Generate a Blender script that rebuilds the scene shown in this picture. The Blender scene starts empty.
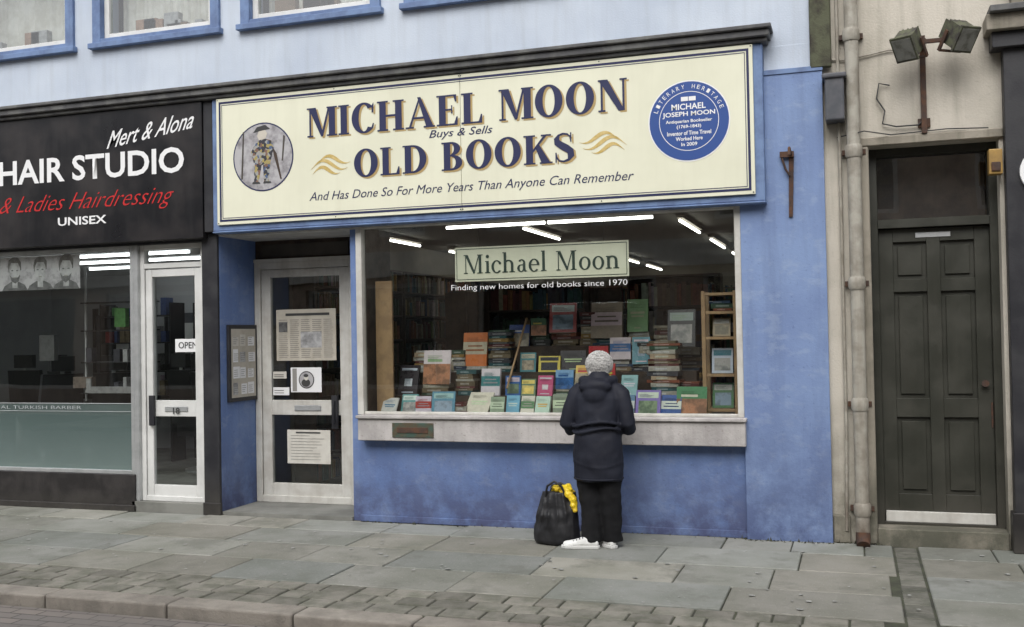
import bpy, math, random
from mathutils import Vector, Matrix
random.seed(7)
R=random.random
def U(a,b): return a+(b-a)*random.random()
scene=bpy.context.scene
COL=scene.collection

# ------------------------------------------------------------------ materials
MATS={}
def new_mat(name):
    m=bpy.data.materials.new(name); m.use_nodes=True
    nt=m.node_tree; nt.nodes.clear(); MATS[name]=m
    return m,nt
def N(nt,t,**k):
    n=nt.nodes.new(t)
    for a,b in k.items(): setattr(n,a,b)
    return n
def rgba(c): return (c[0],c[1],c[2],1.0)
def noise(nt,pos,scale,detail=4,rough=.6,stretch=None):
    n=N(nt,'ShaderNodeTexNoise'); n.inputs['Scale'].default_value=scale
    n.inputs['Detail'].default_value=detail; n.inputs['Roughness'].default_value=rough
    if stretch:
        mp=N(nt,'ShaderNodeMapping'); mp.inputs['Scale'].default_value=stretch
        nt.links.new(pos,mp.inputs['Vector']); nt.links.new(mp.outputs['Vector'],n.inputs['Vector'])
    else: nt.links.new(pos,n.inputs['Vector'])
    return n.outputs['Fac']
def ramp(nt,src,lo,hi):
    r=N(nt,'ShaderNodeMapRange'); r.inputs['From Min'].default_value=lo; r.inputs['From Max'].default_value=hi
    nt.links.new(src,r.inputs['Value']); return r.outputs['Result']
def mixc(nt,fac,a,b,mode='MIX'):
    n=N(nt,'ShaderNodeMix',data_type='RGBA',blend_type=mode)
    if isinstance(fac,float): n.inputs['Factor'].default_value=fac
    else: nt.links.new(fac,n.inputs['Factor'])
    for i,v in ((6,a),(7,b)):
        if isinstance(v,tuple): n.inputs[i].default_value=rgba(v)
        else: nt.links.new(v,n.inputs[i])
    return n.outputs[2]
def mul(nt,a,b):
    n=N(nt,'ShaderNodeMath',operation='MULTIPLY')
    for i,v in ((0,a),(1,b)):
        if isinstance(v,float): n.inputs[i].default_value=v
        else: nt.links.new(v,n.inputs[i])
    return n.outputs[0]
def mat(name,c,c2=None,sc=2.,lo=.42,hi=.62,rough=.8,bump=.15,bs=50,streak=0.,scol=(.08,.07,.06),
        dirt=None,dcol=(.05,.05,.04),attr=False,metal=0.,spec=.4,speck=0.,spcol=(.05,.05,.05),amt2=1.,coat=0.,pale=0.,pcol=(.4,.4,.4),psc=5.5,plo=.53):
    m,nt=new_mat(name)
    out=N(nt,'ShaderNodeOutputMaterial'); b=N(nt,'ShaderNodeBsdfPrincipled')
    nt.links.new(b.outputs[0],out.inputs[0])
    g=N(nt,'ShaderNodeNewGeometry'); pos=g.outputs['Position']
    col=tuple(c); nz=None
    if attr:
        a=N(nt,'ShaderNodeAttribute',attribute_name='Col'); col=mixc(nt,1.0,a.outputs['Color'],tuple(c),'MULTIPLY')
    if c2:
        nz=noise(nt,pos,sc)
        f=mul(nt,ramp(nt,nz,lo,hi),float(amt2))
        cc=tuple(c2)
        if attr: cc=mixc(nt,1.0,a.outputs['Color'],tuple(c2),'MULTIPLY')
        col=mixc(nt,f,col,cc)
    if streak>0:
        f=mul(nt,ramp(nt,noise(nt,pos,1.,4,.65,(9,9,.7)),.48,.75),float(streak))
        col=mixc(nt,f,col,tuple(scol))
    if speck>0:
        f=mul(nt,ramp(nt,noise(nt,pos,35.,3,.7),.62,.70),float(speck))
        col=mixc(nt,f,col,tuple(spcol))
    if pale>0:
        f=mul(nt,ramp(nt,noise(nt,pos,psc,5,.7,(1,1,1.6)),plo,plo+.10),float(pale))
        col=mixc(nt,f,col,tuple(pcol))
    if dirt:
        sx=N(nt,'ShaderNodeSeparateXYZ'); nt.links.new(pos,sx.inputs[0])
        zz=ramp(nt,sx.outputs['Z'],dirt,0.0)
        nn=ramp(nt,noise(nt,pos,3.0,6,.72),.28,.58)
        f=mul(nt,zz,nn); col=mixc(nt,f,col,tuple(dcol))
    if isinstance(col,tuple): b.inputs['Base Color'].default_value=rgba(col)
    else: nt.links.new(col,b.inputs['Base Color'])
    if nz is not None:
        mr=N(nt,'ShaderNodeMapRange'); mr.inputs['From Min'].default_value=.3; mr.inputs['From Max'].default_value=.7
        mr.inputs['To Min'].default_value=max(0,rough-.1); mr.inputs['To Max'].default_value=min(1,rough+.1)
        nt.links.new(nz,mr.inputs['Value']); nt.links.new(mr.outputs[0],b.inputs['Roughness'])
    else: b.inputs['Roughness'].default_value=rough
    b.inputs['Metallic'].default_value=metal; b.inputs['Specular IOR Level'].default_value=spec
    b.inputs['Coat Weight'].default_value=coat
    if bump>0:
        bn=N(nt,'ShaderNodeBump'); bn.inputs['Strength'].default_value=bump; bn.inputs['Distance'].default_value=.01
        nt.links.new(noise(nt,pos,bs,3,.65),bn.inputs['Height']); nt.links.new(bn.outputs[0],b.inputs['Normal'])
    return m
def emis(name,c,s):
    m,nt=new_mat(name); o=N(nt,'ShaderNodeOutputMaterial'); e=N(nt,'ShaderNodeEmission')
    e.inputs[0].default_value=rgba(c); e.inputs[1].default_value=s; nt.links.new(e.outputs[0],o.inputs[0]); return m
def glass(name,tint,base=.05,k=.8,wav=.0):
    m,nt=new_mat(name); o=N(nt,'ShaderNodeOutputMaterial')
    t=N(nt,'ShaderNodeBsdfTransparent'); t.inputs[0].default_value=rgba(tint)
    gl=N(nt,'ShaderNodeBsdfGlossy'); gl.inputs['Roughness'].default_value=.01
    lw=N(nt,'ShaderNodeLayerWeight'); lw.inputs[0].default_value=.5
    p=N(nt,'ShaderNodeMath',operation='POWER'); p.inputs[1].default_value=5.; nt.links.new(lw.outputs['Facing'],p.inputs[0])
    ma=N(nt,'ShaderNodeMath',operation='MULTIPLY_ADD'); ma.inputs[1].default_value=k; ma.inputs[2].default_value=base
    nt.links.new(p.outputs[0],ma.inputs[0])
    mx=N(nt,'ShaderNodeMixShader'); nt.links.new(ma.outputs[0],mx.inputs[0]); nt.links.new(t.outputs[0],mx.inputs[1]); nt.links.new(gl.outputs[0],mx.inputs[2])
    nt.links.new(mx.outputs[0],o.inputs[0])
    g=N(nt,'ShaderNodeNewGeometry'); bn=N(nt,'ShaderNodeBump'); bn.inputs['Strength'].default_value=.06; bn.inputs['Distance'].default_value=.02
    nt.links.new(noise(nt,g.outputs['Position'],1.2,2),bn.inputs['Height']); nt.links.new(bn.outputs[0],gl.inputs['Normal'])
    return m

mat('render_pale_blue',(.52,.575,.65),(.45,.505,.59),sc=.9,rough=.85,bump=.25,bs=70,streak=.32,scol=(.33,.35,.37))
mat('paint_blue',(.120,.190,.385),(.165,.235,.42),sc=1.6,rough=.75,bump=.3,bs=45,streak=.45,scol=(.10,.135,.26),dirt=.85,dcol=(.060,.070,.145),speck=.4,spcol=(.06,.08,.15),pale=.4,pcol=(.23,.29,.43))
mat('paint_blue_pilaster',(.195,.275,.46),(.16,.225,.40),sc=1.2,rough=.75,bump=.25,bs=45,streak=.5,scol=(.12,.165,.29),dirt=1.3,dcol=(.07,.095,.20),speck=.3,spcol=(.06,.08,.15),pale=.35,pcol=(.28,.35,.48))
mat('paint_blue_trim',(.15,.225,.39),(.11,.16,.29),sc=6,rough=.6,bump=.1,streak=.35,scol=(.08,.10,.16))
mat('sign_cream',(.72,.715,.565),(.67,.665,.52),sc=1.1,rough=.5,bump=.02,streak=.16,scol=(.52,.50,.38))
mat('sign_navy',(.018,.022,.075),rough=.5,bump=0)
mat('sign_tan',(.42,.30,.13),rough=.5,bump=0)
mat('sign_gold',(.50,.36,.11),(.60,.46,.2),sc=20,rough=.5,bump=0)
mat('sign_black',(.010,.010,.012),(.028,.024,.024),sc=1.5,rough=.35,bump=0,streak=.15,scol=(.06,.06,.06))
mat('white_vinyl',(.76,.76,.76),rough=.5,bump=0)
mat('grey_vinyl',(.42,.45,.45),rough=.5,bump=0)
mat('red_vinyl',(.50,.02,.02),rough=.5,bump=0)
mat('green_dark_vinyl',(.015,.04,.03),rough=.5,bump=0)
mat('plaque_blue',(.030,.075,.26),rough=.4,bump=0)
mat('cornice_wood',(.085,.085,.088),(.15,.15,.145),sc=5,rough=.8,bump=.4,bs=30,streak=.4,scol=(.04,.04,.04))
mat('sill_wood',(.48,.455,.44),(.36,.34,.33),sc=3,rough=.8,bump=.35,bs=40,streak=.45,scol=(.22,.20,.19),speck=.5,spcol=(.17,.14,.12))
mat('white_paint',(.56,.55,.51),(.46,.44,.40),sc=5,rough=.55,bump=.1,streak=.35,scol=(.26,.24,.21))
mat('white_upvc',(.66,.66,.64),(.56,.56,.54),sc=3,rough=.45,bump=.03)
mat('aluminium',(.50,.51,.51),(.40,.41,.41),sc=6,rough=.4,bump=.03,metal=.5)
mat('black_paint',(.018,.018,.022),(.03,.03,.033),sc=4,rough=.5,bump=.15,dirt=.5,dcol=(.05,.046,.04))
mat('plinth_dark',(.020,.018,.018),(.035,.031,.03),sc=5,rough=.5,bump=.2,dirt=.2,dcol=(.05,.046,.04))
mat('brown_wood',(.06,.04,.028),(.035,.025,.02),sc=8,rough=.6,bump=.2)
mat('light_wood',(.34,.22,.115),(.26,.165,.09),sc=9,rough=.6,bump=.1)
mat('stone_beige',(.54,.50,.43),(.42,.39,.33),sc=1.1,rough=.9,bump=.4,bs=60,streak=.55,scol=(.26,.24,.19),dirt=1.2,dcol=(.17,.16,.125),speck=.25,spcol=(.28,.25,.2))
mat('stone_trim',(.30,.27,.22),(.20,.18,.145),sc=2.5,rough=.9,bump=.4,streak=.6,scol=(.09,.09,.06),dirt=.8,dcol=(.08,.08,.06))
mat('mossy_timber',(.085,.09,.055),(.045,.04,.032),sc=7,rough=.9,bump=.5,bs=40)
mat('door_green',(.030,.031,.024),(.042,.042,.033),sc=3,rough=.42,bump=.12,bs=30,streak=.3,scol=(.06,.055,.045),dirt=.6,dcol=(.06,.055,.045))
mat('pipe_paint',(.37,.35,.30),(.26,.24,.20),sc=7,rough=.7,bump=.3,streak=.55,scol=(.13,.10,.07),dirt=.7,dcol=(.10,.07,.05))
mat('rust_iron',(.055,.035,.028),(.10,.05,.03),sc=14,rough=.85,bump=.4)
mat('mossy_metal',(.10,.105,.065),(.055,.05,.045),sc=14,rough=.85,bump=.3)
mat('lamp_lens',(.22,.22,.2),(.12,.12,.10),sc=14,rough=.3,bump=.1)
mat('brass_green',(.06,.10,.08),(.10,.08,.05),sc=14,rough=.6,bump=.2,metal=.3)
mat('grey_plastic',(.06,.065,.075),(.09,.09,.1),sc=6,rough=.5,bump=.05)
mat('orange_plastic',(.36,.22,.06),(.26,.16,.05),sc=9,rough=.5,bump=.05)
mat('slab',(.265,.262,.235),(.185,.188,.158),sc=1.4,rough=.85,bump=.45,bs=45,attr=True,speck=.5,spcol=(.38,.38,.35),lo=.38,hi=.66,pale=.45,pcol=(.12,.12,.10),psc=2.2,plo=.52)
mat('sett',(.20,.193,.17),(.13,.132,.108),sc=6,rough=.88,bump=.5,bs=60,attr=True)
mat('kerb_stone',(.27,.25,.22),(.19,.175,.155),sc=4,rough=.85,bump=.5,bs=60,attr=True,speck=.3,spcol=(.08,.075,.06))
mat('joint_dirt',(.065,.07,.045),(.04,.04,.032),sc=6,rough=1,bump=.4)
mat('gum_stain',(.36,.36,.34),(.2,.2,.18),sc=30,rough=.9,bump=0)
mat('concrete',(.22,.22,.20),(.15,.15,.135),sc=2,rough=.9,bump=.4)
mat('ground_soil',(.10,.11,.08),(.06,.07,.045),sc=.4,rough=1,bump=.3)
mat('books',(.9,.9,.9),(.65,.65,.65),sc=25,rough=.55,bump=0,attr=True)
mat('covers',(.9,.9,.9),(.78,.78,.78),sc=18,rough=.32,bump=0,attr=True)
mat('cover_art',(1.05,1.0,.95),(.45,.46,.45),sc=12,lo=.42,hi=.60,rough=.32,bump=0,attr=True)
mat('interior_wall',(.24,.22,.18),(.18,.165,.14),sc=1,rough=.9,bump=.0)
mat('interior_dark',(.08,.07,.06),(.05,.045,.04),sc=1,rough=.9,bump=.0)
mat('interior_ceiling',(.16,.155,.13),rough=.9,bump=0)
mat('salon_wall',(.42,.43,.44),(.35,.36,.37),sc=1,rough=.7,bump=0)
mat('chair_black',(.015,.015,.017),rough=.35,bump=0)
mat('coat_navy',(.009,.010,.018),(.013,.015,.025),sc=5,rough=.68,bump=.2,bs=160,spec=.3)
mat('trousers_black',(.008,.008,.009),(.013,.013,.014),sc=8,rough=.9,bump=.2,bs=200,spec=.2)
mat('skin',(.52,.33,.25),(.46,.26,.2),sc=20,rough=.55,bump=.0)
mat('hair_grey',(.60,.59,.57),(.44,.43,.415),sc=60,rough=.8,bump=.5,bs=160,spec=.2)
mat('shoe_white',(.74,.74,.72),(.62,.62,.6),sc=15,rough=.6,bump=.1)
mat('shoe_sole',(.55,.55,.53),rough=.7,bump=0)
mat('bag_black',(.012,.012,.014),(.018,.018,.02),sc=8,rough=.5,bump=.25,bs=14)
mat('bag_yellow',(.72,.52,.02),(.6,.4,.02),sc=12,rough=.4,bump=.5,bs=25)
mat('paper',(.60,.58,.52),(.53,.505,.45),sc=8,rough=.7,bump=0)
mat('newsprint',(.48,.445,.375),(.42,.385,.32),sc=8,rough=.7,bump=0)
mat('ink',(.05,.05,.05),rough=.8,bump=0)
mat('pencil',(.25,.24,.22),rough=.8,bump=0)
mat('face_dark',(.07,.07,.07),(.14,.14,.14),sc=16,rough=.5,bump=0)
mat('face_grey',(.44,.44,.44),(.20,.20,.20),sc=9,rough=.5,bump=0,lo=.4,hi=.65)
mat('portrait_bg',(.42,.41,.42),(.18,.17,.18),sc=9,rough=.5,bump=0,lo=.45,hi=.7)
mat('curtain',(.62,.58,.50),(.5,.46,.38),sc=5,rough=.9,bump=.2)
mat('slate',(.06,.065,.075),(.09,.09,.1),sc=3,rough=.7,bump=.4)
mat('sandstone',(.42,.34,.27),(.32,.25,.2),sc=2,rough=.9,bump=.0,streak=.4,scol=(.15,.13,.10))
glass('window_glass',(.88,.91,.89),.13,.8)
glass('upper_glass',(.8,.85,.88),.14,.8)
emis('tube_light',(1,.98,.92),7.0)
emis('salon_light',(.95,.98,1),6.0)
m,nt=new_mat('frosted'); o=N(nt,'ShaderNodeOutputMaterial'); d=N(nt,'ShaderNodeBsdfPrincipled'); d.inputs['Base Color'].default_value=(.21,.275,.275,1); d.inputs['Roughness'].default_value=.35
g=N(nt,'ShaderNodeNewGeometry'); sx=N(nt,'ShaderNodeSeparateXYZ'); nt.links.new(g.outputs['Position'],sx.inputs[0])
t=N(nt,'ShaderNodeBsdfTransparent'); mx=N(nt,'ShaderNodeMixShader'); mr=N(nt,'ShaderNodeMapRange'); mr.inputs['From Min'].default_value=.4; mr.inputs['From Max'].default_value=1.06; mr.inputs['To Min'].default_value=.85; mr.inputs['To Max'].default_value=.55
nt.links.new(sx.outputs['Z'],mr.inputs['Value']); nt.links.new(mr.outputs[0],mx.inputs[0])
nt.links.new(t.outputs[0],mx.inputs[1]); nt.links.new(d.outputs[0],mx.inputs[2]); nt.links.new(mx.outputs[0],o.inputs[0])
m,nt=new_mat('road_setts'); o=N(nt,'ShaderNodeOutputMaterial'); b=N(nt,'ShaderNodeBsdfPrincipled'); nt.links.new(b.outputs[0],o.inputs[0])
g=N(nt,'ShaderNodeNewGeometry'); br=N(nt,'ShaderNodeTexBrick'); nt.links.new(g.outputs['Position'],br.inputs['Vector'])
br.inputs['Scale'].default_value=1.; br.inputs['Brick Width'].default_value=.21; br.inputs['Row Height'].default_value=.105; br.inputs['Mortar Size'].default_value=.007
br.inputs['Color1'].default_value=(.22,.19,.17,1); br.inputs['Color2'].default_value=(.16,.145,.135,1); br.inputs['Mortar'].default_value=(.06,.055,.048,1)
c=mixc(nt,ramp(nt,noise(nt,g.outputs['Position'],1.3),.4,.8),br.outputs['Color'],(.14,.13,.12)); nt.links.new(c,b.inputs['Base Color']); b.inputs['Roughness'].default_value=.8
bn=N(nt,'ShaderNodeBump'); bn.inputs['Strength'].default_value=.6; bn.inputs['Distance'].default_value=.01; bn.invert=True
nt.links.new(br.outputs['Fac'],bn.inputs['Height']); nt.links.new(bn.outputs[0],b.inputs['Normal'])
m,nt=new_mat('harlequin'); o=N(nt,'ShaderNodeOutputMaterial'); b=N(nt,'ShaderNodeBsdfPrincipled'); nt.links.new(b.outputs[0],o.inputs[0])
g=N(nt,'ShaderNodeNewGeometry'); v=N(nt,'ShaderNodeTexVoronoi'); v.inputs['Scale'].default_value=38; nt.links.new(g.outputs['Position'],v.inputs['Vector'])
cr=N(nt,'ShaderNodeValToRGB'); cr.color_ramp.interpolation='CONSTANT'
els=cr.color_ramp.elements; els[0].color=(.03,.03,.04,1); els[1].position=.3; els[1].color=(.34,.28,.10,1)
for p_,c_ in ((.5,(.06,.10,.2,1)),(.65,(.18,.10,.07,1)),(.8,(.3,.3,.28,1))):
    e=els.new(p_); e.color=c_
sp=N(nt,'ShaderNodeSeparateColor'); nt.links.new(v.outputs['Color'],sp.inputs[0]); nt.links.new(sp.outputs[0],cr.inputs[0]); nt.links.new(cr.outputs[0],b.inputs['Base Color'])

# ------------------------------------------------------------------ mesh builder
class MB:
    def __init__(s): s.v=[];s.f=[];s.mi=[];s.c=[];s.mats=[];s.sm=[]
    def m(s,name):
        if name not in s.mats: s.mats.append(name)
        return s.mats.index(name)
    def add(s,vs,fs,m,col=(1,1,1),M=None,sm=False):
        o=len(s.v); k=s.m(m)
        for p in vs:
            p=Vector(p); s.v.append(tuple(M@p if M else p))
        for f in fs: s.f.append(tuple(i+o for i in f)); s.mi.append(k); s.c.append(col); s.sm.append(sm)
    def box(s,x0,x1,y0,y1,z0,z1,m,col=(1,1,1),M=None):
        vs=[(x0,y0,z0),(x1,y0,z0),(x1,y1,z0),(x0,y1,z0),(x0,y0,z1),(x1,y0,z1),(x1,y1,z1),(x0,y1,z1)]
        s.add(vs,[(0,3,2,1),(4,5,6,7),(0,1,5,4),(1,2,6,5),(2,3,7,6),(3,0,4,7)],m,col,M)
    def frame(s,x0,x1,z0,z1,w,y0,y1,m,wb=None,wt=None):
        wb=wb or w; wt=wt or w
        s.box(x0,x0+w,y0,y1,z0,z1,m); s.box(x1-w,x1,y0,y1,z0,z1,m)
        s.box(x0+w,x1-w,y0+.002,y1-.002,z0,z0+wb,m); s.box(x0+w,x1-w,y0+.002,y1-.002,z1-wt,z1,m)
    def quad(s,x0,x1,z0,z1,y,m,col=(1,1,1),M=None):
        s.add([(x0,y,z0),(x1,y,z0),(x1,y,z1),(x0,y,z1)],[(0,1,2,3)],m,col,M)
    def tube(s,pts,rs,m,n=12,col=(1,1,1),cap=True,sy=1.):
        pts=[Vector(p) for p in pts]; k=len(pts); vs=[];fs=[]
        if not isinstance(rs,(list,tuple)): rs=[rs]*k
        up=None
        for i,p in enumerate(pts):
            d=(pts[min(i+1,k-1)]-pts[max(i-1,0)]).normalized()
            if up is None:
                a=Vector((0,0,1)) if abs(d.z)<.9 else Vector((0,1,0))
            else: a=up
            e1=d.cross(a).normalized(); e2=e1.cross(d).normalized(); up=e2
            for j in range(n):
                t=2*math.pi*j/n; vs.append(p+e1*math.cos(t)*rs[i]+e2*math.sin(t)*rs[i]*sy)
        for i in range(k-1):
            for j in range(n): fs.append((i*n+j,i*n+(j+1)%n,(i+1)*n+(j+1)%n,(i+1)*n+j))
        s.add(vs,fs,m,col,None,True)
        if cap:
            s.add(vs[:n],[tuple(range(n))[::-1]],m,col); s.add(vs[-n:],[tuple(range(n))],m,col)
    def ell(s,c,r,m,n=16,M=None,col=(1,1,1)):
        vs=[];fs=[];h=n//2
        for i in range(h+1):
            a=-math.pi/2+math.pi*i/h
            for j in range(n):
                t=2*math.pi*j/n
                vs.append((c[0]+r[0]*math.cos(a)*math.cos(t),c[1]+r[1]*math.cos(a)*math.sin(t),c[2]+r[2]*math.sin(a)))
        for i in range(h):
            for j in range(n): fs.append((i*n+j,i*n+(j+1)%n,(i+1)*n+(j+1)%n,(i+1)*n+j))
        s.add(vs,fs,m,col,M,True)
    def loft(s,rings,m,n=24,col=(1,1,1)):
        vs=[];fs=[];k=len(rings)
        for (cx,cy,z,rx,ry) in rings:
            for j in range(n):
                t=2*math.pi*j/n; vs.append((cx+rx*math.cos(t),cy+ry*math.sin(t),z))
        for i in range(k-1):
            for j in range(n): fs.append((i*n+j,i*n+(j+1)%n,(i+1)*n+(j+1)%n,(i+1)*n+j))
        fs.append(tuple(range(n))[::-1]); fs.append(tuple(range((k-1)*n,k*n)))
        s.add(vs,fs,m,col,None,True)
    def disc(s,cx,cz,r,y,m,n=48,r0=0,rz=1.):
        vs=[];
        for j in range(n):
            t=2*math.pi*j/n; vs.append((cx+r*math.cos(t),y,cz+r*rz*math.sin(t)))
        if r0>0:
            for j in range(n):
                t=2*math.pi*j/n; vs.append((cx+r0*math.cos(t),y,cz+r0*rz*math.sin(t)))
            s.add(vs,[(j,(j+1)%n,n+(j+1)%n,n+j) for j in range(n)],m)
        else: s.add(vs,[tuple(range(n))],m)
    def wall(s,x0,x1,z0,z1,y0,y1,ops,m):
        xs=sorted(set([x0,x1]+[a for o in ops for a in o[:2]]))
        for a,b in zip(xs,xs[1:]):
            mid=(a+b)/2; o_=sorted([o for o in ops if o[0]<mid<o[1]],key=lambda o:o[2]); z=z0
            for o in o_:
                if o[2]>z: s.box(a,b,y0,y1,z,o[2],m)
                z=o[3]
            if z<z1: s.box(a,b,y0,y1,z,z1,m)
    def build(s,name,parent=None,bevel=0.,seg=1):
        me=bpy.data.meshes.new(name); me.from_pydata(s.v,[],s.f)
        for k in s.mats: me.materials.append(MATS[k])
        me.polygons.foreach_set('material_index',s.mi); me.polygons.foreach_set('use_smooth',s.sm)
        at=me.color_attributes.new('Col','FLOAT_COLOR','CORNER'); dat=[]
        for p,c in zip(me.polygons,s.c):
            dat+= [c[0],c[1],c[2],1.]*p.loop_total
        at.data.foreach_set('color',dat); me.update()
        ob=bpy.data.objects.new(name,me); COL.objects.link(ob)
        if parent: ob.parent=parent
        if bevel>0:
            b=ob.modifiers.new('bev','BEVEL'); b.width=bevel; b.segments=seg; b.limit_method='ANGLE'; b.harden_normals=False
        return ob
def empty(name):
    e=bpy.data.objects.new(name,None); COL.objects.link(e); return e
def organic(mb,name,parent,voxel,disp=0.,tsize=.1,smooth=4):
    ob=mb.build(name,parent)
    r=ob.modifiers.new('r','REMESH'); r.mode='VOXEL'; r.voxel_size=voxel; r.use_smooth_shade=True
    s=ob.modifiers.new('s','SMOOTH'); s.iterations=smooth
    if disp>0:
        t=bpy.data.textures.new(name,'CLOUDS'); t.noise_scale=tsize; t.noise_depth=1
        d=ob.modifiers.new('d','DISPLACE'); d.texture=t; d.strength=disp; d.texture_coords='GLOBAL'
    return ob

# text fitted to a rectangle on a plane facing -Y
def text(body,x0,x1,z0,z1,y,m,parent,name='lettering',bold=0.,shear=0.,face=None):
    cu=bpy.data.curves.new(name,'FONT'); cu.body=body; cu.offset=bold; cu.shear=shear; cu.fill_mode='FRONT'; cu.resolution_u=3
    tmp=bpy.data.objects.new('tmp',cu); COL.objects.link(tmp)
    dg=bpy.context.evaluated_depsgraph_get(); dg.update()
    me=bpy.data.meshes.new_from_object(tmp.evaluated_get(dg)); bpy.data.objects.remove(tmp)
    xs=[v.co.x for v in me.vertices]; ys=[v.co.y for v in me.vertices]
    a,b,c,d=min(xs),max(xs),min(ys),max(ys)
    for v in me.vertices:
        X=x0+(v.co.x-a)/(b-a)*(x1-x0); Z=z0+(v.co.y-c)/(d-c)*(z1-z0)
        v.co=(X,y,Z) if face is None else face(X,Z)
    me.materials.clear(); me.materials.append(MATS[m])
    ob=bpy.data.objects.new(name,me); COL.objects.link(ob); ob.parent=parent; return ob

# serif alphabet
def rect(a,b,c,d): return [[(a,b),(c,b),(c,d),(a,d)]]
def arc(cx,cy,rx,ry,tx,ty,a0,a1,n=26):
    q=[]
    for i in range(n):
        A=math.radians(a0+(a1-a0)*i/n); B=math.radians(a0+(a1-a0)*(i+1)/n)
        q.append([(cx+rx*math.cos(A),cy+ry*math.sin(A)),(cx+rx*math.cos(B),cy+ry*math.sin(B)),
                  (cx+(rx-tx)*math.cos(B),cy+(ry-ty)*math.sin(B)),(cx+(rx-tx)*math.cos(A),cy+(ry-ty)*math.sin(A))])
    return q
def stroke(pts,ws):
    L=[];k=len(pts)
    for i,p in enumerate(pts):
        a=pts[max(0,i-1)];b=pts[min(k-1,i+1)];dx,dy=b[0]-a[0],b[1]-a[1];l=math.hypot(dx,dy) or 1
        nx,ny=-dy/l*ws[i]/2,dx/l*ws[i]/2; L.append(((p[0]+nx,p[1]+ny),(p[0]-nx,p[1]-ny)))
    return [[L[i][1],L[i+1][1],L[i+1][0],L[i][0]] for i in range(k-1)]
def glyph(ch,T,t):
    s=.05; o=.08; P=[]
    def st(x,w,z0=0,z1=1,sl=True,tl=True):
        P.append(rect(x,z0,x+w,z1))
        if sl: P.append(rect(x-o,z0,x+w+o,z0+s))
        if tl: P.append(rect(x-o,z1-s,x+w+o,z1))
    if ch=='M':
        st(.12,t,tl=False); P.append(rect(.03,1-s,.2,1)); P.append([[(.10,1),(.10+T*1.15,1),(.66,.05),(.56,0)]]); P.append([[(.55,0),(.55+t*1.3,0),(.90,1),(.90-t,1)]]); st(.86,T); return 1.14,P
    if ch=='N':
        st(.12,t); P.append([[(.06,1),(.06+T*1.2,1),(.86,0),(.86-T*.8,0)]]); st(.80,t,sl=False); return .96,P
    if ch=='I': st(.09,T); return .18+T,P
    if ch=='H': st(.09,T); st(.66,T); P.append(rect(.09+T,.47,.66,.47+t)); return .75+T,P
    if ch=='L':
        st(.09,T); P.append(rect(.09+T,0,.72,s)); P.append([[(.72,0),(.72,.28),(.68,.28),(.60,s)]]); return .76,P
    if ch=='E':
        st(.09,T); P.append(rect(.09+T,0,.74,s)); P.append(rect(.09+T,1-s,.70,1)); P.append(rect(.09+T,.49,.55,.49+s))
        P.append([[(.74,0),(.74,.27),(.70,.27),(.62,s)]]); P.append([[(.60,1-s),(.66,.76),(.70,.76),(.70,1)]]); P.append(rect(.52,.38,.56,.65)); return .79,P
    if ch=='A':
        P.append([[(.08,0),(.08+t*1.2,0),(.50,.98),(.46,1.02)]]); P.append([[(.72,0),(.72+T*1.1,0),(.52,1.02),(.40,1.02)]])
        P.append(rect(.22,.30,.68,.30+t)); P.append(rect(-.02,0,.27,s)); P.append(rect(.62,0,1.02,s)); return 1.0,P
    if ch=='O': P.append(arc(.47,.5,.45,.52,T*1.08,t,0,360,40)); return .94,P
    if ch=='C':
        P.append(arc(.47,.5,.45,.52,T*1.1,t,42,318,36)); P.append([[(.76,.66),(.82,.66),(.83,1.0),(.76,.90)]]); P.append([[(.72,.1),(.80,.13),(.84,.3),(.80,.3)]]); return .88,P
    if ch=='D':
        st(.09,T); P.append(arc(.38,.5,.50,.5,T*1.05,t,-90,90,26)); P.append(rect(.09+T,0,.39,t)); P.append(rect(.09+T,1-t,.39,1)); return .92,P
    if ch=='B':
        st(.09,T); P.append(arc(.36,.76,.32,.24,T*.95,t,-90,90,18)); P.append(arc(.38,.27,.37,.27,T,t,-90,90,18))
        for z in (0,.52-t/2,1-t): P.append(rect(.09+T,z,.39,z+t))
        return .79,P
    if ch=='K':
        st(.09,T); P.append([[(.26,.42),(.28,.34),(.82,1),(.72,1)]]); P.append([[(.40,.58),(.62,.0),(.62+T*1.3,.0),(.53,.68)]]); P.append(rect(.60,1-s,.94,1)); P.append(rect(.55,0,.98,s)); return .93,P
    if ch=='S':
        pts=[(.60,.72),(.58,.86),(.48,.95),(.34,.975),(.20,.93),(.13,.80),(.15,.68),(.28,.58),(.44,.48),(.58,.37),(.60,.22),(.52,.08),(.36,.025),(.20,.06),(.12,.18),(.10,.32)]
        ws=[.04,.05,.06,t,.07,T*.8,T*.95,T,T*1.05,T,T*.95,.09,t,.05,.05,.04]
        P.append(stroke(pts,ws)); P.append(rect(.58,.68,.62,1.0)); P.append(rect(.08,0,.12,.34)); return .70,P
    x=.64
    if ch=='i':
        st(.06,T,0,x,True,False); P.append(rect(0,x-s,.07,x)); P.append(arc(.06+T/2,.88,.09,.09,.089,.089,0,360,16)); return .12+T,P
    if ch=='l': st(.06,T,0,1.06,True,False); P.append(rect(0,1.06-s,.07,1.06)); return .12+T,P
    if ch in 'hn':
        st(.06,T,0,1.06 if ch=='h' else x,True,False); P.append(rect(0,(1.06 if ch=='h' else x)-s,.07,1.06 if ch=='h' else x))
        P.append(arc(.31,.42,.27,.24,T,.08,0,165,20)); st(.58-T,T,0,.42,True,False); return .68,P
    if ch=='o': P.append(arc(.30,.32,.30,.34,T,.05,0,360,30)); return .62,P
    if ch=='c': P.append(arc(.30,.32,.29,.34,T,.05,38,320,26)); P.append(arc(.47,.50,.07,.07,.069,.069,0,360,12)); return .55,P
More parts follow.
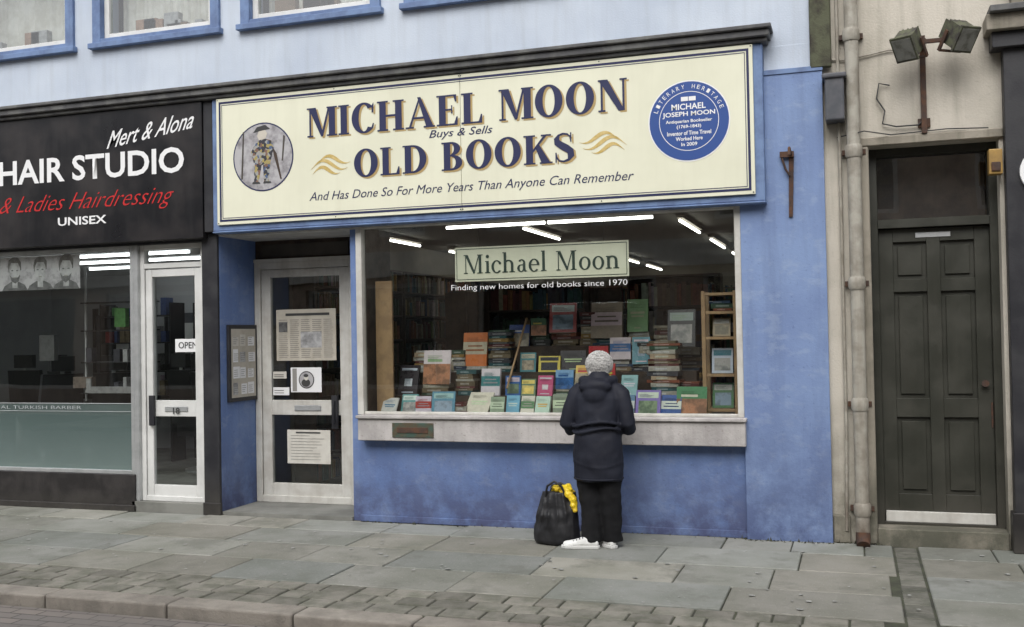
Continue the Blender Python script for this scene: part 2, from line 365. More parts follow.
    if ch=='e': P.append(arc(.30,.32,.29,.34,T,.05,0,318,26)); P.append(rect(.1,.32,.575,.37)); return .60,P
    if ch=='a':
        P.append(arc(.24,.19,.21,.20,T*.9,.05,60,330,22)); P.append(arc(.27,.45,.20,.21,.12,.06,0,150,18)); P.append(rect(.47-T,.08,.47,.45)); P.append(stroke([(.42,.12),(.47,.03),(.56,.04)],[.13,.08,.03])); P.append(rect(.24,.34,.36,.39)); return .56,P
    return .36,P
def serif(word,x0,x1,z0,z1,y,m,parent,T=.235,t=.065,gap=.07,name='lettering',caps=None):
    items=[];x=0
    for ch in word:
        w,P=glyph(ch,T,t)
        items.append((x,P)); x+=w+gap
    tot=x-gap; mb=MB(); k=0
    for ox,P in items:
        for prim in P:
            k+=1; yy=y-.0002*(k%9)
            for q in prim:
                pts=[(x0+(a+ox)/tot*(x1-x0),yy,z0+b*(z1-z0)) for a,b in q]
                mb.add(pts,[(0,1,2,3)],m)
    return mb.build(name,parent)

# ------------------------------------------------------------------ ground, road, pavement
mb=MB(); mb.add([(-300,-300,-.16),(300,-300,-.16),(300,300,-.16),(-300,300,-.16)],[(0,1,2,3)],'ground_soil'); mb.build('ground')
mb=MB(); mb.add([(-60,-8.2,-.085),(60,-8.2,-.085),(60,-3.0,-.085),(-60,-3.0,-.085)],[(0,1,2,3)],'road_setts'); mb.build('road')
pav=empty('pavement')
mb=MB(); mb.box(-16,8,-2.79,.66,-.15,-.012,'joint_dirt'); mb.build('bedding',pav)
mb=MB(); rows=[(.66,.0),(.0,-.46),(-.46,-1.04),(-1.04,-1.63),(-1.63,-2.22)]
for ri,(ya,yb) in enumerate(rows):
    x=-16+U(0,.5)
    while x<8:
        L=U(.62,1.15) if ri!=1 else U(.5,.95)
        segs=[(x,x+L)]
        for a,b in segs:
            if a<.24<b: b=.235
            if .24<=a<.41: a=.415
            if b-a<.12: continue
            g=U(.78,1.16); tint=U(-.035,.035); dz=U(-.003,.003); tl=U(-.003,.003); tk=U(-.003,.003); ga=.005
            yj=U(-.006,.006); zz=dz
            vs=[(a+ga,yb+ga+yj,-.05),(b-ga,yb+ga+yj,-.05),(b-ga,ya-ga,-.05),(a+ga,ya-ga,-.05),(a+ga,yb+ga+yj,zz),(b-ga,yb+ga+yj,zz+tl),(b-ga,ya-ga,zz+tl+tk),(a+ga,ya-ga,zz+tk)]
            mb.add(vs,[(4,5,6,7),(0,1,5,4),(1,2,6,5),(2,3,7,6),(3,0,4,7)],'slab',(g+tint,g,g-tint))
        x+=L if not (x<.24<x+L) else .24-x+.175
mb.build('flagstones',pav,bevel=.006)
mb=MB()
for i in range(150):
    x=U(-10,2.5); y=U(-2.2,-.1); r=U(.008,.022)
    mb.add([(x+r*math.cos(a)*U(.8,1.2),y+r*math.sin(a)*U(.8,1.2),.0075) for a in [math.radians(j*36) for j in range(10)]],[tuple(range(10))],'gum_stain')
mb.build('gum_spots',pav)
mb=MB(); ys=[-2.225,-2.41,-2.595,-2.78]
for i in range(3):
    x=-16+U(0,.2)
    while x<8:
        L=U(.16,.30); g=U(.78,1.2); dz=U(-.005,.003)
        if not (.2<x+L and x<.41): mb.box(x+.006,x+L-.006,ys[i+1]+.006,ys[i]-.006,-.06,dz,'sett',(g*1.02,g,g*.97))
        x+=L
mb.build('setts',pav,bevel=.01,seg=2)
mb=MB(); y=-.06
while y>-2.76:
    L=U(.14,.2); g=U(.6,.95); mb.box(.245,.405,y-L+.005,y-.004,-.06,-.008+U(-.003,.003),'sett',(g,g,g*.97)); y-=L
dc=mb.build('drainage_channel',None,bevel=.006)
mb=MB(); x=-16.
while x<8:
    L=U(.75,1.0); g=U(.85,1.12); mb.box(x+.005,x+L-.005,-2.985,-2.785,-.15,.001+U(-.003,.003),'kerb_stone',(g*1.02,g,g*.98)); x+=L
mb.build('kerb',None,bevel=.018,seg=3)
mb=MB(); mb.box(-16,8,-11,-8.2,-.15,0,'concrete'); mb.build('opposite_pavement')
mb=MB()
for i in range(420):
    x=U(-4.3,3) if R()<.5 else U(-.9,1.2)
    if .2<x<1.05: continue
    y=-.01-abs(random.gauss(0,.02))-(.04 if -.87<x<-.2 else 0); s=U(.004,.016); a=U(0,6.28)
    h=U(.008,.04) if R()<.25 else s
    mb.add([(x-s*math.cos(a),y-s*math.sin(a),0),(x+s*math.cos(a),y+s*math.sin(a),0),(x+U(-.01,.01),y-U(0,.015),h)],[(0,1,2)],'mossy_timber')
mb.build('weeds')

# ------------------------------------------------------------------ bookshop building
shop=empty('bookshop_building')
UPW=[(-9.95,-7.56),(-7.28,-5.82),(-5.54,-4.10),(-3.82,-2.38)]
mb=MB()
mb.wall(-12,-.21,4.0,9.0,0,.35,[(a,b,4.72,6.5) for a,b in UPW]+[(a,b,7.2,8.4) for a,b in UPW],'render_pale_blue')
mb.box(-12,-.21,.35,12,8.8,9.0,'slate'); mb.box(-12,-.21,11.8,12,-.1,8.8,'render_pale_blue'); mb.box(-12.2,-12,0,12,-.1,9,'render_pale_blue')
mb.build('upper_wall',shop)
mb=MB(); mbg=MB()
for a,b in UPW:
    for z0,z1 in ((4.72,6.5),(7.2,8.4)):
        mb.frame(a-.02,b+.02,z0,z1+.05,.10,-.035,.10,'paint_blue_trim',wb=.05)
        mb.box(a-.05,b+.05,-.07,.0,z0-.05,z0+.005,'paint_blue_trim')
        mb.frame(a+.08,b-.08,z0+.05,z1-.05,.06,.03,.09,'white_upvc')
        mid=(a+b)/2
        if b-a>1.8: mb.box(mid-.03,mid+.03,.035,.085,z0+.13,z1-.11,'white_upvc')
        mb.box(a+.14,b-.14,.036,.084,(z0+z1)/2-.03,(z0+z1)/2+.03,'white_upvc')
        mbg.quad(a+.14,b-.14,z0+.11,z1-.11,.06,'upper_glass')
        mb.box(a+.1,b-.1,.10,.35,z0,z0+.06,'white_paint')
        n=60; vs=[];fs=[]
        for i in range(n+1):
            x=a+.1+(b-a-.2)*i/n; yy=.30+.012*math.sin(i*1.3)+.008*math.sin(i*3.1); vs+= [(x,yy,z0+.16),(x,yy,z1)]
        for i in range(n): fs.append((2*i,2*i+2,2*i+3,2*i+1))
        mb.add(vs,fs,'curtain',sm=True)
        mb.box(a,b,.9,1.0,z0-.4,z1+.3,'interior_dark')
        for j in range(7):
            x=U(a+.2,b-.3); mb.box(x,x+U(.06,.25),.14,.22,z0+.06,z0+.06+U(.05,.25),'books',random.choice([(.35,.2,.12),(.2,.12,.06),(.4,.38,.35),(.25,.22,.2)]))
mb.build('upper_windows',shop,bevel=.004); mbg.build('upper_window_panes',shop)
mb=MB(); mb.box(-12,-.60,-.20,0,4.045,4.10,'cornice_wood'); mb.box(-12,-.58,-.23,0,4.102,4.135,'cornice_wood'); mb.box(-12,-.62,-.16,0,4.01,4.043,'cornice_wood')
mb.build('cornice',shop,bevel=.006)
mb=MB(); mb.box(-5.94,-.86,.0,.3,2.73,4.0,'paint_blue_pilaster'); mb.box(-12,-5.94,.0,.3,2.66,4.0,'black_paint')
mb.build('fascia_backing',shop)
mb=MB(); mb.box(-5.945,-5.84,-.10,-.002,2.735,4.005,'black_paint'); mb.box(-6.03,-5.853,-.03,.30,0,2.73,'black_paint'); mb.box(-6.04,-5.845,-.04,.0,0,.12,'plinth_dark')
mb.build('dark_pilaster',shop,bevel=.005)
mb=MB(); mb.box(-5.98,-5.85,.302,.70,0,2.73,'paint_blue'); mb.box(-5.852,-5.85,-.0,.302,.0,2.73,'paint_blue')
mb.box(-5.86,-4.36,0.0,.66,2.70,2.73,'white_paint')
mb.box(-4.45,-4.37,.03,.66,.0,2.70,'paint_blue'); mb.box(-4.70,-4.45,.60,.66,.0,2.70,'paint_blue'); mb.box(-4.368,-4.345,.07,.68,.97,2.73,'brown_wood')
mb.box(-5.85,-4.45,.0,.70,-.05,.035,'concrete')
mb.box(-5.85,-4.70,.64,.70,2.48,2.70,'brown_wood'); mb.box(-5.78,-4.78,.625,.64,2.53,2.66,'interior_dark'); mb.box(-5.85,-4.70,.60,.64,2.475,2.51,'white_paint')
mb.build('entrance_recess',shop,bevel=.003)
mb=MB(); mb.frame(-5.845,-4.70,.036,2.475,.07,.60,.68,'white_paint')
mb.frame(-5.77,-4.775,.06,2.40,.105,.615,.665,'white_paint',wb=.17,wt=.08)
mb.box(-5.665,-4.88,.618,.662,.92,1.07,'white_paint')
mb.box(-4.965,-4.90,.575,.612,.79,1.12,'black_paint'); mb.tube([(-4.93,.56,.84),(-4.93,.54,.96),(-4.93,.56,1.07)],.012,'black_paint',8)
mb.box(-5.4,-5.1,.606,.614,.965,1.02,'aluminium')
mb.build('glazed_door',shop,bevel=.005)
mb=MB(); mb.quad(-5.665,-4.88,.23,.92,.64,'window_glass'); mb.quad(-5.665,-4.88,1.07,2.32,.64,'window_glass'); mb.build('door_panes',shop)
mb=MB()
mb.quad(-5.61,-4.93,1.47,1.99,.632,'newsprint')
for i in range(5):
    x=-5.58+i*.128
    for j in range(20):
        if (2<=i<=3 and 4<j<13) or (i==0 and 12<j<18): continue
        mb.quad(x,x+.11*U(.8,1),1.50+j*.02,1.506+j*.02,.629,'pencil')
mb.quad(-5.33,-5.09,1.60,1.76,.629,'face_grey'); mb.quad(-5.58,-5.48,1.76,1.86,.6285,'face_dark'); mb.quad(-5.5,-5.0,1.925,1.95,.628,'ink')
mb.quad(-5.45,-5.10,1.15,1.40,.632,'white_vinyl'); mb.disc(-5.27,1.275,.088,.630,'ink'); mb.disc(-5.27,1.275,.078,.628,'portrait_bg')
mb.disc(-5.275,1.245,.05,.626,'ink',20,rz=.8); mb.disc(-5.27,1.30,.026,.625,'paper',16,rz=1.2); mb.disc(-5.272,1.318,.028,.624,'ink',16,rz=.6)
mb.quad(-5.43,-5.38,1.16,1.39,.6305,'pencil')
mb.quad(-5.50,-5.01,.43,.77,.632,'paper')
for j in range(9):
    mb.quad(-5.46,-5.46+U(.2,.4),.47+j*.03,.474+j*.03,.629,'pencil')
mb.quad(-5.40,-5.12,.735,.75,.629,'ink')
mb.quad(-5.655,-5.50,1.29,1.36,.632,'paper'); mb.quad(-5.655,-5.47,1.12,1.20,.631,'white_vinyl')
for z in (1.305,1.325,1.14,1.165): mb.quad(-5.64,-5.53,z,z+.006,.629,'ink')
mb.build('door_notices',shop)
nb=empty('notice_board'); mb=MB()
X=-5.848
mb.box(X,X+.03,.10,.60,1.08,1.84,'black_paint'); mb.build('frame',nb,bevel=.004)
mb=MB()
def sq(y0,y1,z0,z1,x,m): mb.add([(x,y0,z0),(x,y1,z0),(x,y1,z1),(x,y0,z1)],[(0,1,2,3)],m)
sq(.135,.565,1.12,1.80,X+.032,'newsprint')
for i in range(3):
    for j in range(4):
        dy=U(-.01,.01)
        sq(.155+i*.135+dy,.155+i*.135+U(.08,.12)+dy,1.15+j*.16,1.15+j*.16+U(.09,.135),X+.034,random.choice(['white_vinyl','white_vinyl','white_vinyl','paper','face_grey']))
        for k in range(4): sq(.165+i*.135+dy,.165+i*.135+U(.05,.08)+dy,1.17+j*.16+k*.02,1.175+j*.16+k*.02,X+.036,'pencil')
mb.build('cards',nb)

mb=MB(); mb.box(-4.37,-4.31,-.02,.06,.985,2.73,'white_paint'); mb.box(-.925,-.872,-.02,.06,.985,2.73,'white_paint'); mb.box(-4.31,-.925,-.015,.055,2.695,2.735,'white_paint'); mb.box(-4.31,-.925,.0,.055,.985,1.01,'white_paint')
mb.build('window_frame',shop,bevel=.004)
mb=MB(); mb.quad(-4.31,-.925,1.01,2.695,.03,'window_glass'); mb.build('window_pane',shop)
mb=MB(); mb.box(-4.34,-.85,-.13,.06,.955,.985,'sill_wood'); mb.box(-4.33,-.86,-.105,.02,.755,.953,'sill_wood'); mb.build('window_sill',shop,bevel=.006)
mb=MB(); mb.box(-3.98,-3.58,-.118,-.106,.79,.92,'brass_green'); mb.box(-3.93,-3.63,-.124,-.119,.83,.88,'rust_iron'); mb.build('letter_plate',shop,bevel=.004)
mb=MB(); mb.box(-4.37,-.872,.015,.2,0,.76,'paint_blue'); mb.box(-4.37,-.872,.0,.014,.0,.06,'paint_blue'); mb.build('stall_riser',shop,bevel=.004)
mb=MB(); mb.box(-.872,-.205,-.035,.3,0,3.80,'paint_blue_pilaster'); mb.box(-.66,-.2,-.045,-.035,3.76,3.80,'paint_blue_trim')
mb.box(-.66,-.21,-.004,.0,3.8,4.0,'render_pale_blue'); mb.build('blue_pilaster',shop,bevel=.008)
mb=MB(); mb.box(-.60,-.21,.0,.3,3.80,4.0,'render_pale_blue'); mb.box(-.86,-.60,.001,.3,3.80,4.0,'render_pale_blue'); mb.build('upper_wall_infill',shop)
mb=MB(); mb.box(-.295,-.13,-.05,-.002,3.78,9,'mossy_timber'); mb.build('corner_board',shop,bevel=.01)

# ---- shop sign
sg=empty('shop_sign'); mb=MB()
mb.box(-5.83,-.66,-.12,-.003,2.735,4.008,'paint_blue_trim'); mb.box(-5.83,-.655,-.135,-.005,2.715,2.733,'paint_blue_trim'); mb.build('frame',sg,bevel=.006)
mb=MB(); mb.box(-5.765,-3.262,-.145,-.121,2.79,3.998,'sign_cream'); mb.box(-3.258,-.735,-.145,-.121,2.79,3.998,'sign_cream'); mb.build('panel',sg,bevel=.002)
Y=-.147
mb=MB()
def border(x0,x1,z0,z1,w,y,m):
    mb.quad(x0,x1,z0,z0+w,y,m);mb.quad(x0,x1,z1-w,z1,y,m);mb.quad(x0,x0+w,z0+w,z1-w,y,m);mb.quad(x1-w,x1,z0+w,z1-w,y,m)
border(-5.735,-.765,2.82,3.968,.020,Y,'sign_navy'); border(-5.705,-.795,2.85,3.938,.006,Y,'sign_navy')
for x in (-5.75,-4.5,-3.27,-3.25,-2.0,-.75):
    for z in (2.805,3.985): mb.disc(x,z,.006,Y-.001,'ink',8)
mb.build('border',sg)
Z1=(3.555,3.825)
for (dx,dz,yy,mm) in ((.018,-.015,Y,'sign_tan'),(0,0,Y-.003,'sign_navy')):
    serif('MICHAEL MOON',-4.79+dx,-1.76+dx,Z1[0]+dz,Z1[1]+dz,yy,mm,sg,name='name_letters')
    serif('OLD BOOKS',-4.31+dx,-2.23+dx,3.155+dz,3.405+dz,yy,mm,sg,name='trade_letters')
text('Buys & Sells',-3.56,-2.96,3.435,3.525,Y,'sign_navy',sg,bold=.006,shear=.3)
text('And Has Done So For More Years Than Anyone Can Remember',-4.77,-1.72,2.94,3.045,Y,'sign_navy',sg,bold=.0,shear=.3)
mb=MB()
def swirl(cx,cz,s,fl):
    k=0
    for (dz,ln,amp) in ((.05,.9,.05),(.0,1.0,.06),(-.05,.75,.045)):
        pts=[];ws_=[]
        for i in range(17):
            t=i/16; x=-.2*ln+.4*ln*t+(0 if dz==0 else (.05 if dz>0 else -.03)); z=dz+amp*math.sin(t*math.pi*1.9-.5)*(1-.3*t)
            pts.append((cx+fl*x*s,cz+z*s)); ws_.append(.002+.032*math.sin(math.pi*t)**1.5)
        for q in stroke(pts,ws_):
            k+=1; mb.add([(a,Y-.0005*(k%3),b) for a,b in q],[(0,1,2,3)],'sign_gold')
swirl(-4.56,3.28,.95,1); swirl(-1.965,3.29,.95,-1); mb.build('scrolls',sg)
mb=MB(); cx,cz=-5.255,3.41
mb.disc(cx,cz,.325,Y,'sign_navy'); mb.disc(cx,cz,.312,Y-.001,'portrait_bg')
def poly(pts,y,m): mb.add([(cx+a,y,cz+b) for a,b in pts],[tuple(range(len(pts)))],m)
poly([(-.10,-.05),(-.02,-.08),(.08,-.05),(.12,.08),(.09,.15),(.0,.18),(-.08,.13),(-.13,.05)],Y-.002,'harlequin')
poly([(-.10,-.24),(-.05,-.24),(-.015,-.075),(-.09,-.05)],Y-.0025,'harlequin'); poly([(.01,-.24),(.06,-.24),(.08,-.05),(.0,-.08)],Y-.003,'harlequin')
poly([(-.04,.16),(.03,.17),(.05,.22),(.02,.26),(-.04,.25),(-.06,.2)],Y-.0035,'stone_beige'); poly([(-.10,.235),(.08,.26),(.03,.30),(-.06,.285)],Y-.004,'ink')
poly([(.10,.1),(.15,.02),(.20,-.22),(.185,-.22),(.12,.0)],Y-.0045,'brown_wood'); poly([(-.12,-.25),(-.03,-.25),(-.04,-.235),(-.11,-.23)],Y-.005,'ink'); poly([(.0,-.25),(.09,-.25),(.08,-.235),(.01,-.23)],Y-.005,'ink')
poly([(-.24,-.2),(-.22,-.2),(-.2,.25),(-.215,.25)],Y-.002,'interior_dark'); poly([(.20,-.05),(.215,-.05),(.24,.18),(.22,.19)],Y-.002,'interior_dark')
mb.build('portrait',sg)
mb=MB(); cx,cz=-1.255,3.42
mb.disc(cx,cz,.335,Y,'white_vinyl'); mb.disc(cx,cz,.325,Y-.001,'plaque_blue',48); mb.disc(cx,cz,.245,Y-.002,'white_vinyl',48,.240)
mb.box(cx-.06,cx-.003,Y-.0045,Y-.003,cz+.165,cz+.20,'white_vinyl'); mb.box(cx+.003,cx+.06,Y-.0045,Y-.003,cz+.165,cz+.20,'white_vinyl')
mb.build('plaque',sg)
for (s_,w_,a,b) in (('MICHAEL',.28,.095,.145),('JOSEPH MOON',.43,.03,.08),('Antiquarian Bookseller',.38,-.02,.014),('(1769-1843)',.2,-.065,-.03),('Inventor of Time Travel',.36,-.115,-.08),('Worked Here',.22,-.16,-.128),('In 2009',.13,-.205,-.175)):
    text(s_,cx-w_/2,cx+w_/2,cz+a,cz+b,Y-.003,'white_vinyl',sg,bold=.02)
def ringtext(body,a0,a1,r,h,inv=False):
    for i,ch in enumerate(body):
        if ch==' ': continue
        a=math.radians(a0+(a1-a0)*i/(len(body)-1)); 
        c0=Vector((cx+r*math.cos(a),cz+r*math.sin(a))); u=Vector((math.sin(a),-math.cos(a))); v=Vector((math.cos(a),math.sin(a)))
        def fc(X,Z,c0=c0,u=u,v=v): 
            p=c0+u*X+v*Z; return (p.x,Y-.003,p.y)
        text(ch,-.012,.012,-h/2,h/2,0,'white_vinyl',sg,'rim_letter',bold=.0,face=fc)
ringtext('LITERARY HERITAGE',160,20,.285,.034)

# ---- salon
sal=empty('hair_salon')
mb=MB(); mb.box(-12,-5.95,-.12,-.003,2.68,4.005,'sign_black'); mb.build('salon_sign',sal,bevel=.006); Y=-.123
text('HAIR STUDIO',-8.42,-6.15,3.33,3.585,Y,'white_vinyl',sal,bold=.022)
def slant(X,Z): return (X,Y,Z+(X+7.06)*.13)
text('Mert & Alona',-7.06,-6.03,3.62,3.79,Y,'white_vinyl',sal,bold=.006,shear=.6,face=slant)
text('Gents & Ladies Hairdressing',-9.05,-6.27,2.99,3.21,Y,'red_vinyl',sal,bold=-.012,shear=.6)
text('UNISEX',-7.67,-7.07,2.88,2.965,Y,'white_vinyl',sal,bold=.02)
mb=MB(); mb.box(-12,-6.86,.0,.25,0,.36,'plinth_dark'); mb.box(-12,-6.85,-.03,-.0,0,.06,'plinth_dark'); mb.build('plinth',sal,bevel=.005)
mb=MB()
mb.frame(-12,-6.87,.36,2.66,.045,.02,.09,'aluminium',wb=.04); mb.box(-9.4,-9.35,.022,.088,.40,2.61,'aluminium')
mb.box(-6.87,-6.82,.02,.12,.1,2.66,'aluminium'); 
mb.frame(-6.82,-6.06,.10,2.66,.05,.06,.14,'white_upvc'); mb.box(-6.77,-6.11,.062,.138,2.42,2.47,'white_upvc')
mb.frame(-6.765,-6.115,.12,2.41,.075,.075,.125,'white_upvc',wb=.14); mb.box(-6.69,-6.19,.078,.122,.94,1.10,'white_upvc')
mb.box(-6.72,-6.66,.04,.074,.85,1.15,'black_paint'); mb.box(-6.55,-6.28,.068,.077,.99,1.04,'aluminium')
mb.box(-6.058,-6.032,.02,.12,.0,2.66,'black_paint'); mb.box(-6.9,-6.03,.0,.25,-.02,.10,'concrete')
mb.box(-6.9,-6.03,.25,4.5,-.02,.09,'concrete')
mb.build('salon_frames',sal,bevel=.004)
mb=MB(); mb.quad(-11.95,-9.4,.40,2.61,.055,'window_glass'); mb.quad(-9.35,-6.92,.40,2.61,.055,'window_glass'); mb.quad(-6.69,-6.19,.26,.94,.10,'window_glass'); mb.quad(-6.69,-6.19,1.10,2.33,.10,'window_glass'); mb.quad(-6.77,-6.11,2.47,2.61,.10,'window_glass')
mb.quad(-11.95,-9.4,.40,1.06,.058,'frosted'); mb.quad(-9.35,-6.92,.40,1.06,.058,'frosted'); 
mb.quad(-11.95,-6.92,1.065,1.072,.052,'grey_vinyl'); mb.quad(-11.95,-6.92,.985,.99,.052,'grey_vinyl'); mb.build('salon_panes',sal)
text('TRADITIONAL TURKISH BARBER',-9.2,-7.55,1.008,1.042,.050,'grey_vinyl',sal,bold=-.01)
text('OPEN',-6.39,-6.17,1.615,1.68,.084,'ink',sal,bold=.01); mb=MB(); mb.box(-6.43,-6.135,.087,.094,1.58,1.71,'white_vinyl'); mb.build('open_sign',sal)
text('18',-6.45,-6.37,.965,1.03,.064,'ink',sal,bold=.02)
# strip of monochrome portraits
mb=MB(); mb.quad(-9.3,-7.56,2.25,2.60,.062,'portrait_bg')
for i in range(5):
    x=-9.10+i*.34+U(-.02,.02); z=2.43+U(-.015,.015); s_=U(.95,1.15); tlt=U(-.025,.025)
    mb.quad(x-.165,x+.165,2.25,2.60,.0615,random.choice(['face_grey','portrait_bg']))
    mb.add([(x-.17,.0605,2.25),(x+.17,.0605,2.25),(x+.13,.0605,2.31),(x+.05,.0605,2.345),(x-.05,.0605,2.345),(x-.14,.0605,2.30)],[(0,1,2,3,4,5)],'face_dark')
    mb.quad(x-.035,x+.035,2.28,2.40,.0603,'face_grey')
    hp=[(-.075,.0),(-.085,.06),(-.07,.12),(-.02,.15),(.045,.145),(.08,.10),(.08,.02)]
    fp=[(-.068,.04),(-.065,-.03),(-.04,-.085),(0,-.105),(.04,-.085),(.066,-.03),(.068,.04),(.045,.09),(-.04,.095)]
    bp=[(-.066,-.02),(-.045,-.085),(0,-.11),(.045,-.085),(.066,-.02),(.035,-.05),(-.035,-.05)]
    for pp,yy,mm in ((hp,.0600,'face_dark'),(fp,.0595,'face_grey'),(bp,.0590,'face_dark')):
        if mm=='face_dark' and pp is bp and i%2: continue
        mb.add([(x+a*s_+tlt*(b_*4),yy,z+b_*s_) for a,b_ in pp],[tuple(range(len(pp)))],mm)
    for e_ in (-.03,.03): mb.disc(x+e_*s_,z+.02,.015,.0585,'face_dark',10,rz=.45)
    mb.disc(x,z-.055,.022,.0584,'pencil',10,rz=.3)
mb.build('poster_strip',sal)
mb=MB(); mb.box(-12,-6.05,4.4,4.5,.09,2.75,'salon_wall'); mb.box(-6.05,-5.98,.705,4.5,.09,2.75,'salon_wall'); mb.box(-12,-6.05,.3,4.5,2.70,2.75,'salon_wall'); mb.box(-12,-6.9,.25,4.5,-.02,.09,'concrete')
mb.box(-12,-11.9,.3,4.5,.09,2.75,'salon_wall')
for y in (1.1,1.9,2.8,3.7): mb.box(-9.8,-7.0,y,y+.035,2.665,2.695,'salon_light')
for x in (-11,-9.7,-8.4,-7.2):
    mb.box(x,x+.9,4.34,4.395,1.0,2.1,'grey_plastic'); mb.box(x-.1,x+1.0,4.0,4.39,.85,.92,'chair_black')
    mb.box(x-.06,x-.0,4.33,4.39,.92,2.2,'chair_black'); mb.box(x+.2,x+.6,4.32,4.335,1.4,1.95,'white_upvc')
    for j in range(7): mb.tube([(x+j*.13,4.2,.92),(x+j*.13,4.2,.92+U(.12,.28))],.03,'books',8,col=(U(0,.4),U(0,.4),U(0,.4)))
def chair(x,y,rot):
    Mx=Matrix.Translation((x,y,0))@Matrix.Rotation(math.radians(rot),4,'Z')
    mb.box(-.28,.28,-.25,.25,.52,.68,'chair_black',M=Mx); 
    mb.add([(-.25,-.24,.68),(.25,-.24,.68),(.22,-.36,1.34),(-.22,-.36,1.34),(-.25,-.34,.68),(.25,-.34,.68),(.22,-.44,1.34),(-.22,-.44,1.34)],[(0,1,2,3),(4,7,6,5),(0,4,5,1),(1,5,6,2),(2,6,7,3),(3,7,4,0)],'chair_black',M=Mx)
    mb.box(-.13,.13,-.44,-.36,1.37,1.54,'chair_black',M=Mx); mb.box(-.02,.02,-.41,-.39,1.3,1.4,'aluminium',M=Mx)
    for s_ in (-1,1): mb.box(s_*.31-.035,s_*.31+.035,-.3,.22,.82,.89,'chair_black',M=Mx); mb.box(s_*.31-.02,s_*.31+.02,.1,.16,.55,.82,'aluminium',M=Mx)
    mb.box(-.2,.2,.3,.42,.22,.27,'aluminium',M=Mx); mb.tube([(x,y,.12),(x,y,.52)],.05,'aluminium',10); mb.tube([(x,y,.09),(x,y,.12)],.28,'aluminium',16)
for a in ((-10.4,2.6,10),(-9.3,2.2,-20),(-8.3,1.5,35),(-7.6,2.3,-15),(-8.9,1.1,60),(-7.0,3.0,20),(-6.7,1.5,-40)): chair(*a)
for x0,yy in ((-9.7,2.9),(-8.5,3.3)):
    for z in (.95,1.28,1.66,2.02):
        mb.box(x0,x0+1.1,yy,yy+.3,z,z+.02,'chair_black')
        x=x0+.03
        while x<x0+1.0:
            if R()<.3: x+=U(.05,.2); continue
            w=U(.02,.05); h=U(.06,.24); c=random.choice([(.02,.02,.02),(.3,.3,.3),(.03,.03,.04),(.06,.2,.05),(.4,.4,.4),(.05,.08,.2),(.25,.2,.12),(.3,.05,.05)])
            mb.box(x,x+w*2,yy+.05,yy+.2,z+.02,z+.02+h,'books',c)
            x+=2*w+U(.005,.08)
    mb.box(x0-.02,x0,yy,yy+.3,.1,2.2,'chair_black'); mb.box(x0+1.1,x0+1.12,yy,yy+.3,.1,2.2,'chair_black')
mb.box(-7.0,-6.2,2.6,3.2,.1,1.1,'grey_plastic'); mb.box(-7.75,-7.15,.42,.44,1.15,1.22,'books',(.25,.25,.25))
for (x,z,w_,h_,c) in ((-7.5,1.85,.14,.2,(.08,.22,.06)),(-7.25,1.7,.12,.2,(.08,.14,.3)),(-7.1,2.0,.1,.14,(.4,.4,.4)),(-8.5,1.5,.2,.28,(.1,.1,.1)),(-8.05,1.2,.25,.12,(.15,.12,.1))):
    mb.box(x,x+w_,.50,.56,z,z+h_,'books',c)
mb.tube([(-7.9,.53,1.06),(-7.9,.53,2.5)],.012,'aluminium',8); mb.tube([(-7.0,.53,1.06),(-7.0,.53,2.5)],.012,'aluminium',8)
for z in (1.15,1.48,1.82,2.12): mb.box(-7.9,-7.0,.45,.6,z-.012,z,'chair_black')
for z in (1.15,1.48): 
    for j in range(7):
        if R()<.7: mb.box(-7.86+j*.12,-7.86+j*.12+U(.04,.08),.48,.56,z,z+U(.08,.22),'books',random.choice([(.02,.02,.02),(.04,.04,.05),(.3,.3,.3),(.15,.03,.03)]))
mb.build('salon_interior',sal)

# ---- bookshop interior
ins=empty('bookshop_interior')
mb=MB()
mb.box(-5.98,-.5,.71,11.3,-.02,.03,'brown_wood'); mb.box(-5.98,-.5,.35,11.3,2.96,3.0,'interior_ceiling'); mb.box(-5.98,-.5,11.2,11.3,.03,2.96,'interior_wall')
mb.box(-5.98,-5.9,.71,11.2,.03,2.96,'interior_wall'); mb.box(-.6,-.5,.31,11.2,.03,2.96,'interior_wall'); mb.box(-5.9,-4.36,.31,.35,2.74,2.96,'interior_wall')
mb.box(-4.34,-.6,.06,1.15,.93,.965,'sill_wood'); mb.box(-4.36,-.6,1.10,1.15,.03,.93,'brown_wood')
mb.box(-.87,-.6,.301,.35,.03,2.96,'interior_wall')
mb.build('room',ins)
mb=MB()
def tubeL(x0,x1,y0,y1,z):
    mb.tube([(x0,y0,z),(x1,y1,z)],.016,'tube_light',8)
    dx=.035 if x0==x1 else 0; dy=.035 if y0==y1 else 0
    mb.box(min(x0,x1)-dx,max(x0,x1)+dx,min(y0,y1)-dy,max(y0,y1)+dy,z+.03,z+.06,'interior_wall')
tubeL(-3.95,-2.9,1.2,1.2,2.80); tubeL(-2.87,-1.82,1.2,1.2,2.80)
for x in (-5.4,-3.5,-1.75):
    for y in (2.4,4.9,7.4,9.6): tubeL(x,x,y,y+1.45,2.88)
mb.build('strip_lights',ins)
PAL=[(.10,.02,.02),(.02,.05,.10),(.03,.07,.04),(.16,.12,.07),(.30,.27,.20),(.03,.03,.03),(.20,.06,.03),(.05,.05,.06),(.12,.09,.05),(.4,.38,.33),(.25,.15,.04),(.02,.08,.09)]
